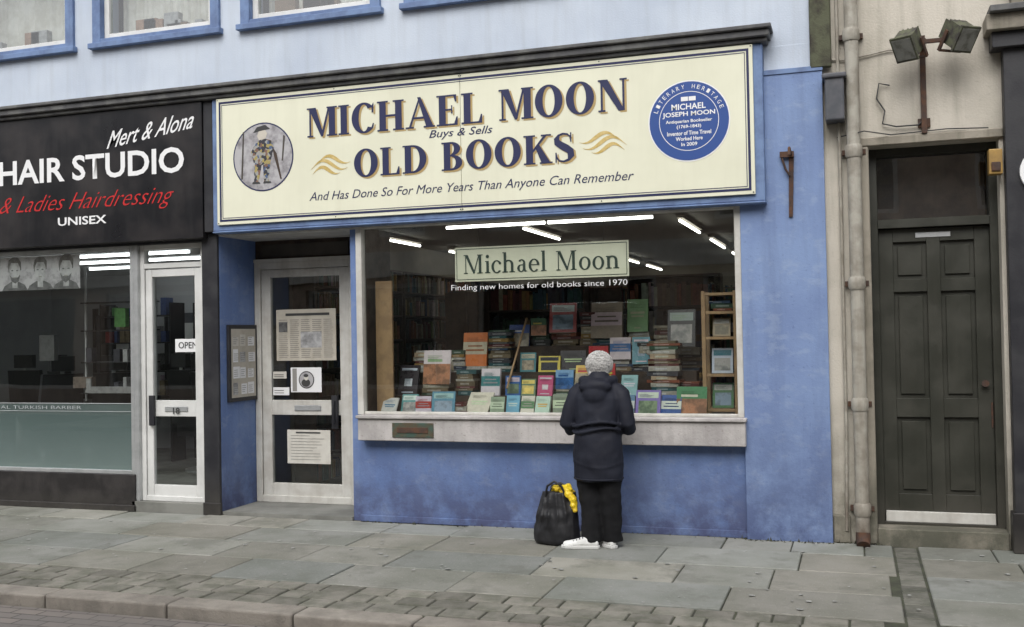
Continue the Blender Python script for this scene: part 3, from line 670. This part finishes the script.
def shelf(Mx,length,z0,z1,d=.26,gap=.31):
    mb.box(-.02,0,0,d,z0,z1,'brown_wood',M=Mx); mb.box(length,length+.02,0,d,z0,z1,'brown_wood',M=Mx); mb.box(0,length,d,d+.015,z0,z1,'brown_wood',M=Mx)
    z=z0+.08
    while z<z1-.2:
        mb.box(0,length,0,d,z-.02,z,'brown_wood',M=Mx); x=.01; c=random.choice(PAL)
        while x<length-.06:
            w=U(.018,.055); h=U(.17,gap-.05); yo=U(.01,.05)
            if R()<.35: c=random.choice(PAL)
            if R()>.04: mb.box(x,x+w-.002,yo,yo+.15,z+.001,z+h,'books',tuple(k*U(.8,1.25) for k in c),M=Mx)
            x+=w
        z+=gap
    mb.box(0,length,0,d,z1-.02,z1,'brown_wood',M=Mx)
mb=MB()
shelf(Matrix.Translation((-5.6,10.9,0)),4.9,.03,2.5)
for k in range(3):
    shelf(Matrix.Translation((-.88,1.35+k*2.4+2.3,0))@Matrix.Rotation(math.radians(-90),4,'Z'),2.3,.03,2.55)
    shelf(Matrix.Translation((-5.62,1.45+k*2.4,0))@Matrix.Rotation(math.radians(90),4,'Z'),2.3,.03,2.55)
for X in (-4.3,-2.75):
    shelf(Matrix.Translation((X+.28,2.7,0))@Matrix.Rotation(math.radians(90),4,'Z'),2.3,.03,2.2)
    shelf(Matrix.Translation((X-.28,2.7+2.3,0))@Matrix.Rotation(math.radians(-90),4,'Z'),2.3,.03,2.2)
shelf(Matrix.Translation((-3.95,2.45,0)),1.1,.03,2.25); shelf(Matrix.Translation((-2.3,2.3,0)),.95,.03,2.3)
mb.build('bookshelves',ins)

# ---- window display
dsp=empty('book_display'); mb=MB()
def cover(xc,z0,w,h,y,c,c2=None,c3=None,tilt=12,rot=0,lines=3,kind=None):
    Mx=Matrix.Translation((xc,y,z0))@Matrix.Rotation(math.radians(rot),4,'Z')@Matrix.Rotation(math.radians(-tilt),4,'X')
    t=U(.008,.035); mb.box(-w/2,w/2,0,t,0,h,'covers',c,M=Mx); mb.box(-w/2+.003,w/2-.001,.002,t-.002,-.0005,h+.0005,'paper',M=Mx)
    c2=c2 or tuple(min(.8,k*1.8+.1) for k in c); c3=c3 or tuple(k*.5 for k in c)
    kind=kind if kind is not None else random.choice([0,0,1,2,4,5])
    q=lambda a,b,e,f,cc,yy=-.001,m='covers': mb.quad(a*w-w/2,b*w-w/2,e*h,f*h,yy,m,cc,M=Mx)
    art=random.choice([(.35,.30,.22),(.2,.28,.38),(.22,.30,.2),(.4,.2,.12),(.3,.3,.3),c2])
    if kind==0: q(.08,.92,.70,.92,c2); q(.12,.88,.10,.60,art,-.001,'cover_art')
    elif kind==1: q(0.0,1,.35,.72,c2); q(.12,.88,.45,.50,c3,-.002); q(.2,.8,.58,.62,c3,-.002)
    elif kind==2: q(.0,1,.0,.60,art,-.001,'cover_art'); q(.15,.7,.66,.74,c2,-.002)
    elif kind==3: q(.0,1,.0,1,art,-.001,'cover_art'); q(.1,.9,.68,.88,c,-.002); q(.2,.8,.73,.78,c2,-.003)
    elif kind==4: q(.1,.9,.82,.90,c2); q(.3,.7,.3,.55,art,-.001,'cover_art'); q(.2,.8,.08,.12,c2)
    else: q(.15,.85,.55,.62,c2); q(.2,.8,.45,.50,c2); q(.35,.65,.1,.14,c2)
    for i in range(lines): q(.15,U(.5,.85),.80+.045*i-.02*lines,.812+.045*i-.02*lines,(c3 if sum(c2)>sum(c3) else c2),-.004)
def stackb(x,y,z0,n,w=.2,spine=None):
    z=z0
    for i in range(n):
        h=U(.015,.045); ww=w*U(.8,1.15); Mx=Matrix.Translation((x+U(-.01,.01),y+.09,z))@Matrix.Rotation(math.radians(U(-9,9)),4,'Z')
        c=spine or random.choice(PAL+[(.35,.33,.28),(.4,.3,.2)])
        mb.box(-ww/2,ww/2,-.08,.08,0,h,'books',c,M=Mx); mb.quad(-ww*.3,ww*U(.1,.3),h*.3,h*.65,-.081,'books',tuple(min(.5,k+.2) for k in c),M=Mx); z+=h+.001
    return z
W_=(.60,.60,.57); TE=(.05,.20,.26); CR=(.50,.46,.34); RD=(.42,.04,.04); GR=(.08,.20,.09); BL=(.04,.12,.32); YL=(.58,.47,.10); DK=(.03,.03,.035); PK=(.46,.10,.22); LB=(.22,.38,.52); TN=(.34,.27,.18); LG=(.25,.36,.22); OR=(.5,.2,.04)
Z=.968
mb.box(-4.2,-1.35,.42,.60,Z,1.13,'brown_wood'); mb.box(-4.2,-1.35,.62,.80,Z,1.34,'brown_wood'); mb.box(-3.3,-1.75,.82,1.0,Z,1.58,'brown_wood')
def jit(c): return tuple(min(.7,k*U(.8,1.2)+.01) for k in c)
A=[(-4.16,.17,.17,W_,TE,5),(-3.98,.16,.20,TE,W_,0),(-3.82,.15,.17,W_,RD,1),(-3.62,.22,.22,TE,LB,0),(-3.32,.25,.25,W_,W_,5),(-3.10,.14,.17,LG,W_,1),(-2.96,.13,.18,LB,W_,5),(-2.82,.13,.18,W_,GR,1),(-2.67,.14,.18,W_,YL,5),(-2.50,.15,.19,LG,W_,1),(-2.3,.15,.2,CR,BL,5),(-2.1,.16,.2,W_,BL,0),(-1.92,.15,.19,TE,W_,1),(-1.72,.22,.23,(.22,.20,.42),W_,0),(-1.52,.18,.19,BL,W_,1),(-1.34,.26,.26,GR,W_,2)]
for xc,w,h,c,c2,kd in A: cover(xc,Z,w,h,.16+U(0,.10),jit(c),jit(c2),rot=U(-12,12),tilt=U(8,28) if xc!=-3.32 else 38,kind=kd)
def row(L,y,zb,nmax):
    for xc,w,h,c,c2 in L:
        n=random.choice([0,0]+list(range(nmax+1))); z=stackb(xc,y+.02,zb,n,w*1.1) if n else zb
        cover(xc+U(-.02,.02),z,w*U(.9,1.1),h*U(.95,1.15),y+U(-.02,.04),jit(c),jit(c2),rot=U(-10,10),tilt=U(5,18))
B=[(-4.10,.20,.28,DK,W_),(-3.80,.27,.31,W_,LG),(-3.22,.2,.22,W_,TE),(-3.03,.15,.17,BL,W_),(-2.88,.14,.16,GR,YL),(-2.72,.16,.17,PK,W_),(-2.54,.17,.17,LB,BL),(-2.35,.16,.2,YL,RD),(-2.12,.17,.2,RD,YL),(-1.92,.16,.2,LB,W_)]
row(B,.44,1.132,3)
C_=[(-3.80,.24,.14,W_,CR),(-3.46,.26,.31,OR,CR),(-2.94,.16,.19,TE,CR),(-2.72,.21,.15,YL,DK),(-2.48,.22,.20,DK,CR),(-2.27,.2,.22,RD,W_),(-2.05,.18,.2,W_,BL),(-1.86,.15,.24,TE,W_)]
row(C_,.64,1.342,3)
D_=[(-3.08,.22,.22,BL,W_),(-2.86,.16,.16,GR,YL),(-2.62,.27,.26,RD,W_),(-2.20,.29,.34,TN,W_),(-1.90,.20,.30,LG,CR)]
row(D_,.84,1.582,4)
stackb(-3.98,.62,1.342,7); stackb(-3.64,.66,1.342,8,.13); stackb(-3.22,.66,1.342,15,.21); stackb(-3.50,.47,1.132,8,.18); stackb(-1.80,.66,1.342,8,.2); stackb(-1.62,.45,1.132,15,.27); stackb(-1.42,.55,Z,10,.2); stackb(-2.05,.3,Z,5,.22); stackb(-3.47,.25,Z,3,.12)
stackb(-2.40,.86,1.582,9,.15)
for x in (-4.1,-3.66): stackb(x,.85,Z,14,.2)
stackb(-1.45,.85,Z,18,.24); stackb(-1.65,.9,Z,24,.24)
cover(-1.48,1.56,.25,.34,.62,DK,(.3,.36,.33),LG,kind=0)
mb.build('books',dsp)
mb=MB(); mb.box(-4.30,-4.13,.24,.27,Z,2.22,'light_wood'); mb.build('timber_board',dsp,bevel=.003)
mb=MB(); 
for x in (-1.26,-.99): mb.box(x,x+.035,.36,.40,Z,2.04,'light_wood'); mb.box(x,x+.035,.62,.66,Z,2.04,'light_wood')
for z in (1.0,1.30,1.62,1.84,2.0): mb.box(-1.225,-.99,.365,.655,z,z+.025,'light_wood')
mb.build('wooden_rack',dsp,bevel=.003)
mb=MB(); cover(-1.1,1.03,.18,.22,.44,GR,W_); cover(-1.1,1.33,.18,.22,.44,jit(W_),TE); cover(-1.1,1.65,.15,.16,.44,TN,W_); stackb(-1.1,.42,1.87,3,.18); mb.build('rack_books',dsp)
mb=MB(); mb.tube([(-3.05,.38,1.2),(-2.98,.8,1.85)],.012,'light_wood',4); mb.build('easel',dsp)
ws=empty('window_sign'); mb=MB(); mb.box(-3.43,-1.83,.10,.11,2.18,2.49,'sign_cream')
for a in (-3.2,-2.05): mb.tube([(a,.105,2.49),(a,.105,2.695)],.0015,'ink',4,cap=False)
mb.build('board',ws); mb=MB(); border(-3.415,-1.845,2.195,2.475,.006,.098,'green_dark_vinyl'); mb.build('border',ws)
serif('Michael Moon',-3.35,-1.91,2.25,2.42,.096,'green_dark_vinyl',ws,T=.14,t=.05)
text('Finding new homes for old books since 1970',-3.44,-1.83,2.085,2.15,.026,'white_vinyl',ws,bold=-.006)

# ------------------------------------------------------------------ right-hand building
rb=empty('stone_building')
mb=MB(); ops=[(.13,1.07,0.0,3.13),(1.25,2.5,4.22,6.2),(3.6,4.8,4.22,6.2),(1.45,6.0,0.0,3.6)]
mb.wall(-.205,9,0,9.4,.02,.4,ops,'stone_beige'); mb.box(-.205,9,.4,12,9.2,9.4,'slate'); mb.box(8.8,9,.4,12,0,9.2,'stone_beige'); mb.box(-.205,8.8,11.8,12,0,9.2,'stone_beige'); mb.box(-.2,-.1,.41,11.8,0,9.2,'stone_beige')
mb.build('walls',rb)
mb=MB()
mb.box(.06,.13,-.01,.30,.0,3.13,'stone_trim'); mb.box(.05,1.10,-.015,.02,3.13,3.20,'stone_trim')
mb.box(-.2,-.07,-.02,.02,0,.22,'stone_trim')
mb.box(.13,1.07,-.02,.5,-.02,.13,'stone_trim')
mb.build('door_surround',rb,bevel=.008)
mb=MB(); Yd=.22
mb.frame(.13,1.07,.13,3.13,.06,Yd-.05,Yd+.1,'door_green',wb=.02)
mb.box(.19,1.01,Yd-.06,Yd+.06,2.49,2.56,'door_green'); mb.quad(.19,1.01,2.56,3.07,Yd+.03,'upper_glass'); mb.box(.19,1.01,Yd+.2,Yd+.21,2.5,3.1,'brown_wood')
x0,x1=.19,1.01
mb.box(x0,x1,Yd+.03,Yd+.06,.15,2.49,'door_green')
st=.11; mid=(x0+x1)/2
for a,b in ((x0,x0+st),(x1-st,x1),(mid-.05,mid+.05)): mb.box(a,b,Yd,Yd+.03,.15,2.485,'door_green')
for a,b in ((.15,.37),(.98,1.13),(1.98,2.08),(2.38,2.485)):
    for c,d in ((x0+st,mid-.05),(mid+.05,x1-st)): mb.box(c,d,Yd+.001,Yd+.03,a,b,'door_green')
for a,b in ((.37,.98),(1.13,1.98),(2.08,2.38)):
    for c,d in ((x0+st,mid-.05),(mid+.05,x1-st)): mb.box(c+.035,d-.035,Yd+.012,Yd+.029,a+.035,b-.035,'door_green')
mb.box(mid-.13,mid+.13,Yd-.006,Yd-.001,2.41,2.45,'aluminium'); mb.tube([(x1-.06,Yd-.05,1.25),(x1-.06,Yd,1.25)],[.028,.02],'rust_iron',10)
mb.box(x1-.02,x1-.005,Yd-.01,Yd-.002,.9,1.1,'rust_iron')
mb.build('panelled_door',rb,bevel=.006)
mb=MB(); mb.box(.20,1.0,Yd-.035,Yd-.002,.15,.235,'white_paint'); mb.build('weather_board',rb,bevel=.004)
mb=MB()
mb.box(1.10,1.40,-.10,.02,0,3.78,'black_paint'); mb.box(1.40,6.0,-.02,.02,3.0,3.78,'black_paint'); mb.box(1.08,1.44,-.13,.02,0,.3,'plinth_dark')
mb.box(.98,6.1,-.22,.02,3.90,4.02,'stone_trim'); mb.box(1.02,6.05,-.16,.02,3.78,3.898,'black_paint'); mb.box(1.0,6.1,-.28,.02,4.022,4.07,'cornice_wood')
mb.frame(1.45,6.0,.02,3.0,.08,.05,.15,'black_paint',wb=.5); mb.quad(1.5,5.95,.5,2.95,.1,'window_glass'); mb.box(1.3,6.2,2.0,2.1,0,3.3,'interior_wall'); mb.box(1.3,6.2,.4,2.1,0,.05,'concrete')
for a,b in ((1.25,2.5),(3.6,4.8)):
    mb.frame(a,b,4.22,6.2,.08,.06,.16,'white_paint'); mb.box(a-.08,b+.08,-.08,.02,4.12,4.218,'stone_trim'); mb.quad(a+.08,b-.08,4.3,6.12,.1,'upper_glass'); mb.box(a,b,.35,.36,4.22,6.2,'curtain'); mb.box(a-.12,a-.001,-.02,.02,4.22,6.2,'stone_trim')
mb.build('neighbouring_shopfront',rb,bevel=.006)
rs=empty('round_sign'); mb=MB(); mb.tube([(1.36,-.135,2.84),(1.36,-.101,2.84)],.17,'white_vinyl',40); mb.tube([(1.36,-.137,2.84),(1.36,-.1355,2.84)],.12,'grey_plastic',32); mb.build('roundel',rs)
mb=MB(); mb.box(.985,1.08,-.10,-.0,2.84,3.03,'orange_plastic'); mb.box(1.0,1.065,-.115,-.101,2.86,2.93,'rust_iron'); mb.build('alarm_siren',None,bevel=.012,seg=2)
mb=MB(); mb.box(-.185,-.04,-.17,.015,3.33,3.69,'grey_plastic'); mb.box(-.205,-.02,-.19,.015,3.66,3.70,'grey_plastic'); mb.build('alarm_box',None,bevel=.012,seg=2)
dp=empty('downpipe'); mb=MB(); mb.tube([(.025,-.07,9),(.02,-.07,.08)],.052,'pipe_paint',18)
for z in (4.01,3.09,2.05,1.1,.28,6,7.8):
    mb.tube([(.02,-.07,z-.05),(.02,-.07,z-.03),(.02,-.07,z+.03),(.02,-.07,z+.05)],[.058,.066,.066,.058],'pipe_paint',18); mb.box(-.07,.11,-.02,.018,z-.02,z+.02,'rust_iron')
mb.tube([(.02,-.07,.10),(.02,-.08,.05),(.02,-.13,.01)],[.055,.055,.05],'rust_iron',14)
mb.tube([(-.085,-.02,9),(-.085,-.02,.9),(-.10,-.02,.1)],.013,'pipe_paint',8); mb.build('pipe',dp)
mb=MB()
mb.tube([(.30,-.0,3.60),(.22,-.01,3.62),(.20,-.01,3.50),(.26,-.01,3.40),(.24,-.01,3.30),(.34,-.01,3.27),(.5,-.01,3.27),(.54,-.01,3.3)],.006,'ink',6)
mb.tube([(-.1,.0,3.22),(.1,-.14,3.23),(.3,0,3.21),(.7,.0,3.225),(1.0,.0,3.21)],.005,'ink',6)
mb.tube([(-.18,.01,3.85),(-.02,.0,3.83),(.3,0,3.88),(.5,0,3.86)],.007,'pipe_paint',6)
mb.build('wall_cable')
fl=empty('floodlight'); mb=MB()
mb.box(.525,.565,-.03,.018,3.20,3.96,'rust_iron'); mb.box(.50,.59,.0,.0185,3.25,3.32,'rust_iron')
mb.tube([(.545,-.03,3.86),(.545,-.20,3.88)],.018,'rust_iron',8); mb.box(.44,.72,-.22,-.19,3.85,3.88,'rust_iron')
def lamp(c,ax):
    Mx=Matrix.Translation(c)@ax@Matrix.Scale(.85,4)
    mb.box(-.085,.085,-.15,.03,-.10,.10,'mossy_metal',M=Mx); mb.box(-.10,.10,-.175,-.151,-.12,.12,'mossy_metal',M=Mx); mb.box(-.085,.085,-.18,-.176,-.10,.10,'lamp_lens',M=Mx)
    mb.box(-.06,.06,.031,.10,-.07,.07,'mossy_metal',M=Mx)
    for i in range(4): mb.box(-.08+i*.045,-.07+i*.045,.032,.09,-.085,.085,'mossy_metal',M=Mx)
    mb.box(-.115,-.102,-.04,.0,-.16,.02,'rust_iron',M=Mx); mb.box(.102,.115,-.04,.0,-.16,.02,'rust_iron',M=Mx); mb.box(-.115,.115,-.04,.0,-.173,-.161,'rust_iron',M=Mx)
lamp((.45,-.22,3.88),Matrix.Rotation(math.radians(-28),4,'Z')@Matrix.Rotation(math.radians(38),4,'X'))
lamp((.765,-.22,3.91),Matrix.Rotation(math.radians(35),4,'Z')@Matrix.Rotation(math.radians(38),4,'X'))
mb.build('fitting',fl,bevel=.01,seg=2)
mb=MB(); mb.add([(-.485,-.052,2.60),(-.455,-.052,2.60),(-.435,-.052,3.12),(-.475,-.052,3.12),(-.485,-.036,2.60),(-.455,-.036,2.60),(-.435,-.036,3.12),(-.475,-.036,3.12)],[(0,1,2,3),(4,7,6,5),(0,4,5,1),(1,5,6,2),(2,6,7,3),(3,7,4,0)],'rust_iron')
mb.box(-.545,-.435,-.075,-.053,3.08,3.125,'rust_iron'); mb.tube([(-.53,-.06,3.08),(-.50,-.07,2.98),(-.47,-.06,2.93)],.009,'rust_iron',8); mb.tube([(-.46,-.05,3.10),(-.46,-.26,3.12),(-.46,-.28,3.06)],.012,'rust_iron',8); mb.build('wall_bracket')

# ------------------------------------------------------------------ opposite side of street
ob=empty('terrace_building'); mb=MB(); mg=MB(); ops=[]
for i in range(10):
    x=-26+i*4.6
    for z in (3.8,): ops+= [(x+.5,x+1.6,z,z+1.7),(x+2.7,x+3.8,z,z+1.7)]
    ops.append((x+.3,x+4.0,.6,2.8))
mb.wall(-27,21,0,6.4,-11.4,-11.0,ops,'sandstone')
for o_ in ops: mb.frame(o_[0],o_[1],o_[2],o_[3],.08,-11.2,-11.1,'white_paint'); mg.add([(o_[0],-11.15,o_[2]),(o_[1],-11.15,o_[2]),(o_[1],-11.15,o_[3]),(o_[0],-11.15,o_[3])],[(3,2,1,0)],'upper_glass'); mb.box(o_[0],o_[1],-11.9,-11.8,o_[2],o_[3],'interior_dark')
mb.box(-27,21,-11.0,-10.85,2.95,3.45,'white_paint'); mb.add([(-27,-10.8,6.4),(21,-10.8,6.4),(21,-15,9.2),(-27,-15,9.2)],[(0,1,2,3)],'slate')
mb.box(-27,21,-19,-18.8,0,6.4,'sandstone'); mb.add([(-27,-19,6.4),(21,-19,6.4),(21,-15,9.2),(-27,-15,9.2)],[(3,2,1,0)],'slate')
mb.build('walls',ob); mg.build('panes',ob)

# ------------------------------------------------------------------ woman
wm=empty('woman')
bx,by=-1.965,-.58
mb=MB()
mb.loft([(bx,by,.53,.195,.155),(bx,by,.56,.20,.16),(bx,by-.005,.72,.203,.165),(bx,by,.86,.195,.16),(bx,by+.01,.97,.178,.145),(bx,by+.02,1.08,.186,.145),(bx,by+.03,1.18,.20,.14),(bx,by+.045,1.25,.185,.125),(bx,by+.06,1.30,.14,.105),(bx,by+.075,1.35,.085,.085),(bx,by+.08,1.39,.07,.07)],'coat_navy')
mb.tube([(bx-.13,by+.04,1.25),(bx-.185,by+.03,1.20),(bx-.225,by-.0,1.08),(bx-.248,by-.01,.97),(bx-.24,by+.05,.93),(bx-.20,by+.15,.95),(bx-.12,by+.27,.98)],[.068,.075,.066,.062,.062,.055,.045],'coat_navy',16)
mb.tube([(bx+.13,by+.04,1.25),(bx+.185,by+.03,1.20),(bx+.225,by,1.09),(bx+.245,by-.01,.98),(bx+.235,by+.05,.94),(bx+.19,by+.15,.96),(bx+.11,by+.27,.99)],[.068,.075,.066,.062,.062,.055,.045],'coat_navy',16)
mb.ell((bx,by-.06,1.275),(.14,.065,.065),'coat_navy',16); mb.ell((bx,by-.075,1.21),(.10,.055,.095),'coat_navy',16)
mb.tube([(bx+.125*math.cos(a),by+.05+.11*math.sin(a)*1.,1.32+.015*math.sin(a)) for a in [math.radians(-200+i*22) for i in range(11)]],.038,'coat_navy',10)
# soft fold ridges at waist and elbows
for zf,amp in ((.98,.010),(.93,.012),(.66,.008)):
    mb.tube([(bx+(.19+amp)*math.cos(a),by+(.150+amp)*math.sin(a),zf+.02*math.sin(a*2.3+zf*9)) for a in [math.radians(195+i*15) for i in range(11)]],.013,'coat_navy',8)
organic(mb,'jacket',wm,.009,.020,.13,4)
mb=MB(); mb.tube([(bx+.195*math.cos(a),by+.158*math.sin(a),.545) for a in [math.radians(i*12) for i in range(31)]],.008,'coat_navy',6); mb.build('jacket_hem',wm)
mb=MB()
mb.ell((bx+.0,by,.62),(.16,.12,.13),'trousers_black')
mb.tube([(bx-.075,by,.62),(bx-.075,by+.0,.45),(bx-.06,by-.02,.28),(bx-.055,by-.045,.10),(bx-.055,by-.05,.045)],[.11,.095,.085,.08,.083],'trousers_black',18)
mb.tube([(bx+.085,by,.62),(bx+.085,by+.005,.45),(bx+.095,by+.0,.28),(bx+.105,by-.0,.10),(bx+.105,by+.0,.05)],[.11,.095,.085,.077,.08],'trousers_black',18)
organic(mb,'trousers',wm,.010,.022,.09,3)
def shoe(hx,hy,ang):
    mb=MB(); Mx=Matrix.Translation((hx,hy,0))@Matrix.Rotation(ang,4,'Z')@Matrix.Scale(1.1,4)
    secs=[(-.01,.025,.055,.035),(.02,.033,.075,.045),(.07,.035,.085,.05),(.12,.036,.065,.045),(.17,.043,.050,.04),(.22,.040,.042,.035),(.25,.025,.034,.03)]
    vs=[];fs=[];n=14
    for x,w,h,_ in secs:
        for j in range(n):
            t=2*math.pi*j/n; z=h*.5+h*.5*math.sin(t); vs.append((x,w*math.cos(t)*(1 if z<h*.5 else .85),.012+z))
    for i in range(len(secs)-1):
        for j in range(n): fs.append((i*n+j,(i+1)*n+j,(i+1)*n+(j+1)%n,i*n+(j+1)%n))
    fs.append(tuple(range(n))); fs.append(tuple(range((len(secs)-1)*n,len(secs)*n))[::-1])
    mb.add(vs,fs,'shoe_white',M=Mx,sm=True)
    o=mb.build('shoe',wm); s=o.modifiers.new('s','SUBSURF'); s.levels=1; s.render_levels=2
    mb=MB()
    out=[(-.018,0),(-.01,.03),(.05,.037),(.11,.036),(.17,.046),(.23,.04),(.262,.015),(.262,-.015),(.23,-.04),(.17,-.046),(.11,-.036),(.05,-.037),(-.01,-.03)]
    k=len(out); vs=[(a,b,.001) for a,b in out]+[(a,b,.024) for a,b in out]
    mb.add(vs,[tuple(range(k))[::-1],tuple(range(k,2*k))]+[(i,(i+1)%k,k+(i+1)%k,k+i) for i in range(k)],'shoe_sole',M=Mx); mb.build('sole',wm,bevel=.004)
    mb=MB()
    for i in range(4): mb.box(.10+i*.022,.107+i*.022,-.025,.025,.075-.008*i,.083-.008*i,'grey_plastic',M=Mx)
    mb.build('laces',wm)
shoe(bx-.0,by-.085,math.radians(188)); shoe(bx+.125,by-.06,math.radians(140))
hx,hy,hz=bx-.005,by+.125,1.432
mb=MB(); mb.ell((hx,hy,hz),(.075,.09,.10),'skin',20); mb.ell((hx,hy+.035,hz-.05),(.055,.05,.055),'skin',16)
mb.tube([(hx,hy-.02,1.34),(hx,hy+.0,1.42)],[.055,.05],'skin',14)
mb.tube([(hx,hy+.085,hz+.015),(hx,hy+.108,hz-.018),(hx,hy+.092,hz-.028)],[.008,.014,.01],'skin',8)
for s in (-1,1): mb.ell((hx+s*.078,hy-.0,hz-.01),(.012,.02,.032),'skin',10); mb.ell((hx+s*.03,hy+.07,hz-.035),(.02,.018,.018),'skin',10)
organic(mb,'head',wm,.006,0,.1,3)
mb=MB()
for s in (-1,1): mb.ell((hx+s*.03,hy+.084,hz+.01),(.011,.009,.008),'white_vinyl',10); mb.ell((hx+s*.03,hy+.0915,hz+.01),(.005,.003,.005),'ink',8)
mb.tube([(hx-.025,hy+.084,hz-.055),(hx,hy+.092,hz-.053),(hx+.025,hy+.084,hz-.055)],[.002,.006,.002],'red_vinyl',8); mb.build('face_features',wm)
# hair: soft grey curls made of many short locks over a full cap
mb=MB(); mb.ell((hx,hy-.015,hz+.012),(.104,.105,.102),'hair_grey',24); mb.ell((hx,hy-.05,hz-.055),(.088,.06,.05),'hair_grey',16)
organic(mb,'hair_cap',wm,.006,.012,.03,2)
mb=MB()
for i in range(1500):
    a=U(0,6.283); e=math.asin(U(-.8,1)); d=Vector((math.cos(e)*math.cos(a),math.cos(e)*math.sin(a),math.sin(e)))
    if d.y>.4 and d.z<.45: continue
    if d.z<-.45 and d.y>-.2: continue
    p=Vector((hx+d.x*.104,hy-.015+d.y*.105,hz+.012+d.z*.102)); tdir=Vector((U(-1,1),U(-1,1),U(-1.6,.2))); tdir=(tdir-d*tdir.dot(d)).normalized()
    L=U(.012,.028)
    mb.tube([p-d*.002,p+d*U(.003,.008)+tdir*L*.5,p+d*U(.001,.007)+tdir*L,p+tdir*L*1.3-d*.003],[.0028,.0032,.0025,.0006],'hair_grey',4,cap=False)
mb.build('hair_curls',wm)
def hand(cx,cy,cz,s):
    mb=MB(); mb.ell((cx,cy,cz),(.036,.045,.018),'skin',14); mb.tube([(cx+s*.015,cy-.07,cz),(cx,cy-.02,cz)],[.026,.03],'skin',12)
    for i,(l) in enumerate((.055,.07,.075,.068)):
        ox=(-.028+i*.019); mb.tube([(cx+ox,cy+.025,cz),(cx+ox,cy+.045+l*.35,cz+.004),(cx+ox,cy+.05+l*.6,cz-.012),(cx+ox,cy+.045+l*.7,cz-.032)],[.0095,.009,.0085,.0075],'skin',8)
    mb.tube([(cx-s*.028,cy-.02,cz),(cx-s*.05,cy+.015,cz-.006),(cx-s*.052,cy+.045,cz-.012)],[.012,.0105,.009],'skin',8)
    organic(mb,'hand',wm,.004,0,.1,2)
hand(bx-.105,by+.34,.985,1); hand(bx+.095,by+.34,.995,-1)

# ------------------------------------------------------------------ shopping bag
bg=empty('shopping_bag'); cx,cy=-2.325,-.55
mb=MB(); mb.loft([(cx,cy,.004,.18,.085),(cx,cy,.03,.20,.10),(cx+.0,cy,.15,.185,.105),(cx+.01,cy,.27,.165,.09),(cx+.02,cy,.36,.15,.07),(cx+.02,cy,.42,.14,.06)],'bag_black',20)
for i in range(7):
    a=math.radians(200+i*24); mb.tube([(cx+.19*math.cos(a),cy+.10*math.sin(a),.05),(cx+.17*math.cos(a+.15),cy+.10*math.sin(a+.15),.24),(cx+.02+.13*math.cos(a-.1),cy+.06*math.sin(a-.1),.42)],[.006,.014,.008],'bag_black',6)
organic(mb,'sack',bg,.008,.03,.12,2)
mb=MB()
mb.tube([(cx-.08,cy-.05,.39),(cx-.06,cy-.06,.47),(cx+.0,cy-.065,.51),(cx+.06,cy-.06,.47),(cx+.09,cy-.05,.39)],.010,'bag_black',8)
mb.tube([(cx-.07,cy+.05,.39),(cx-.05,cy+.05,.46),(cx+.02,cy+.05,.48),(cx+.08,cy+.05,.45),(cx+.1,cy+.04,.39)],.010,'bag_black',8)
mb.build('handles',bg)
mb=MB()
for i in range(9): mb.ell((cx+U(-.02,.14),cy+U(-.03,.04),.425+U(-.02,.03)),(U(.03,.05),U(.02,.04),U(.02,.04)),'bag_yellow',10)
mb.tube([(cx+.10,cy-.05,.43),(cx+.16,cy-.07,.36),(cx+.175,cy-.08,.27)],[.03,.035,.02],'bag_yellow',8)
organic(mb,'yellow_bag',bg,.008,.03,.035,1)

# ------------------------------------------------------------------ world, sun, camera
w=bpy.data.worlds.new("World"); scene.world=w; w.use_nodes=True; nt=w.node_tree; nt.nodes.clear()
o=N(nt,'ShaderNodeOutputWorld'); b=N(nt,'ShaderNodeBackground'); s=N(nt,'ShaderNodeTexSky',sky_type='NISHITA'); s.sun_disc=False
s.sun_elevation=math.radians(48); s.sun_rotation=math.radians(180); s.air_density=1.; s.dust_density=3.
h=N(nt,'ShaderNodeHueSaturation'); h.inputs['Saturation'].default_value=.18; h.inputs['Value'].default_value=1.75
nt.links.new(s.outputs[0],h.inputs['Color']); nt.links.new(h.outputs[0],b.inputs[0]); nt.links.new(b.outputs[0],o.inputs[0]); b.inputs[1].default_value=.15
sd=bpy.data.lights.new('sun','SUN'); sd.energy=1.1; sd.angle=math.radians(40); sd.color=(1,.98,.95); so=bpy.data.objects.new('sun',sd); so.rotation_euler=(math.radians(42),0,0); COL.objects.link(so)

psi=math.radians(18.4);p=math.radians(1.14);r=.018
F0=Vector((-math.sin(psi),math.cos(psi),0));R0=Vector((math.cos(psi),math.sin(psi),0));UP=Vector((0,0,1))
F=F0*math.cos(p)+UP*math.sin(p);U1=UP*math.cos(p)-F0*math.sin(p)
Rc=R0*math.cos(r)-U1*math.sin(r);Uc=U1*math.cos(r)+R0*math.sin(r)
cd=bpy.data.cameras.new('camera'); cd.sensor_width=36; cd.lens=1031*36/1024; cd.clip_end=1000; cd.clip_start=.05
co=bpy.data.objects.new('camera',cd); COL.objects.link(co)
Mx=Matrix((Rc,Uc,-F)).transposed().to_4x4(); Mx.translation=Vector((0,-8.6,1.7)); co.matrix_world=Mx
scene.camera=co
scene.view_settings.view_transform='Standard'; scene.view_settings.look='None'; scene.view_settings.exposure=0
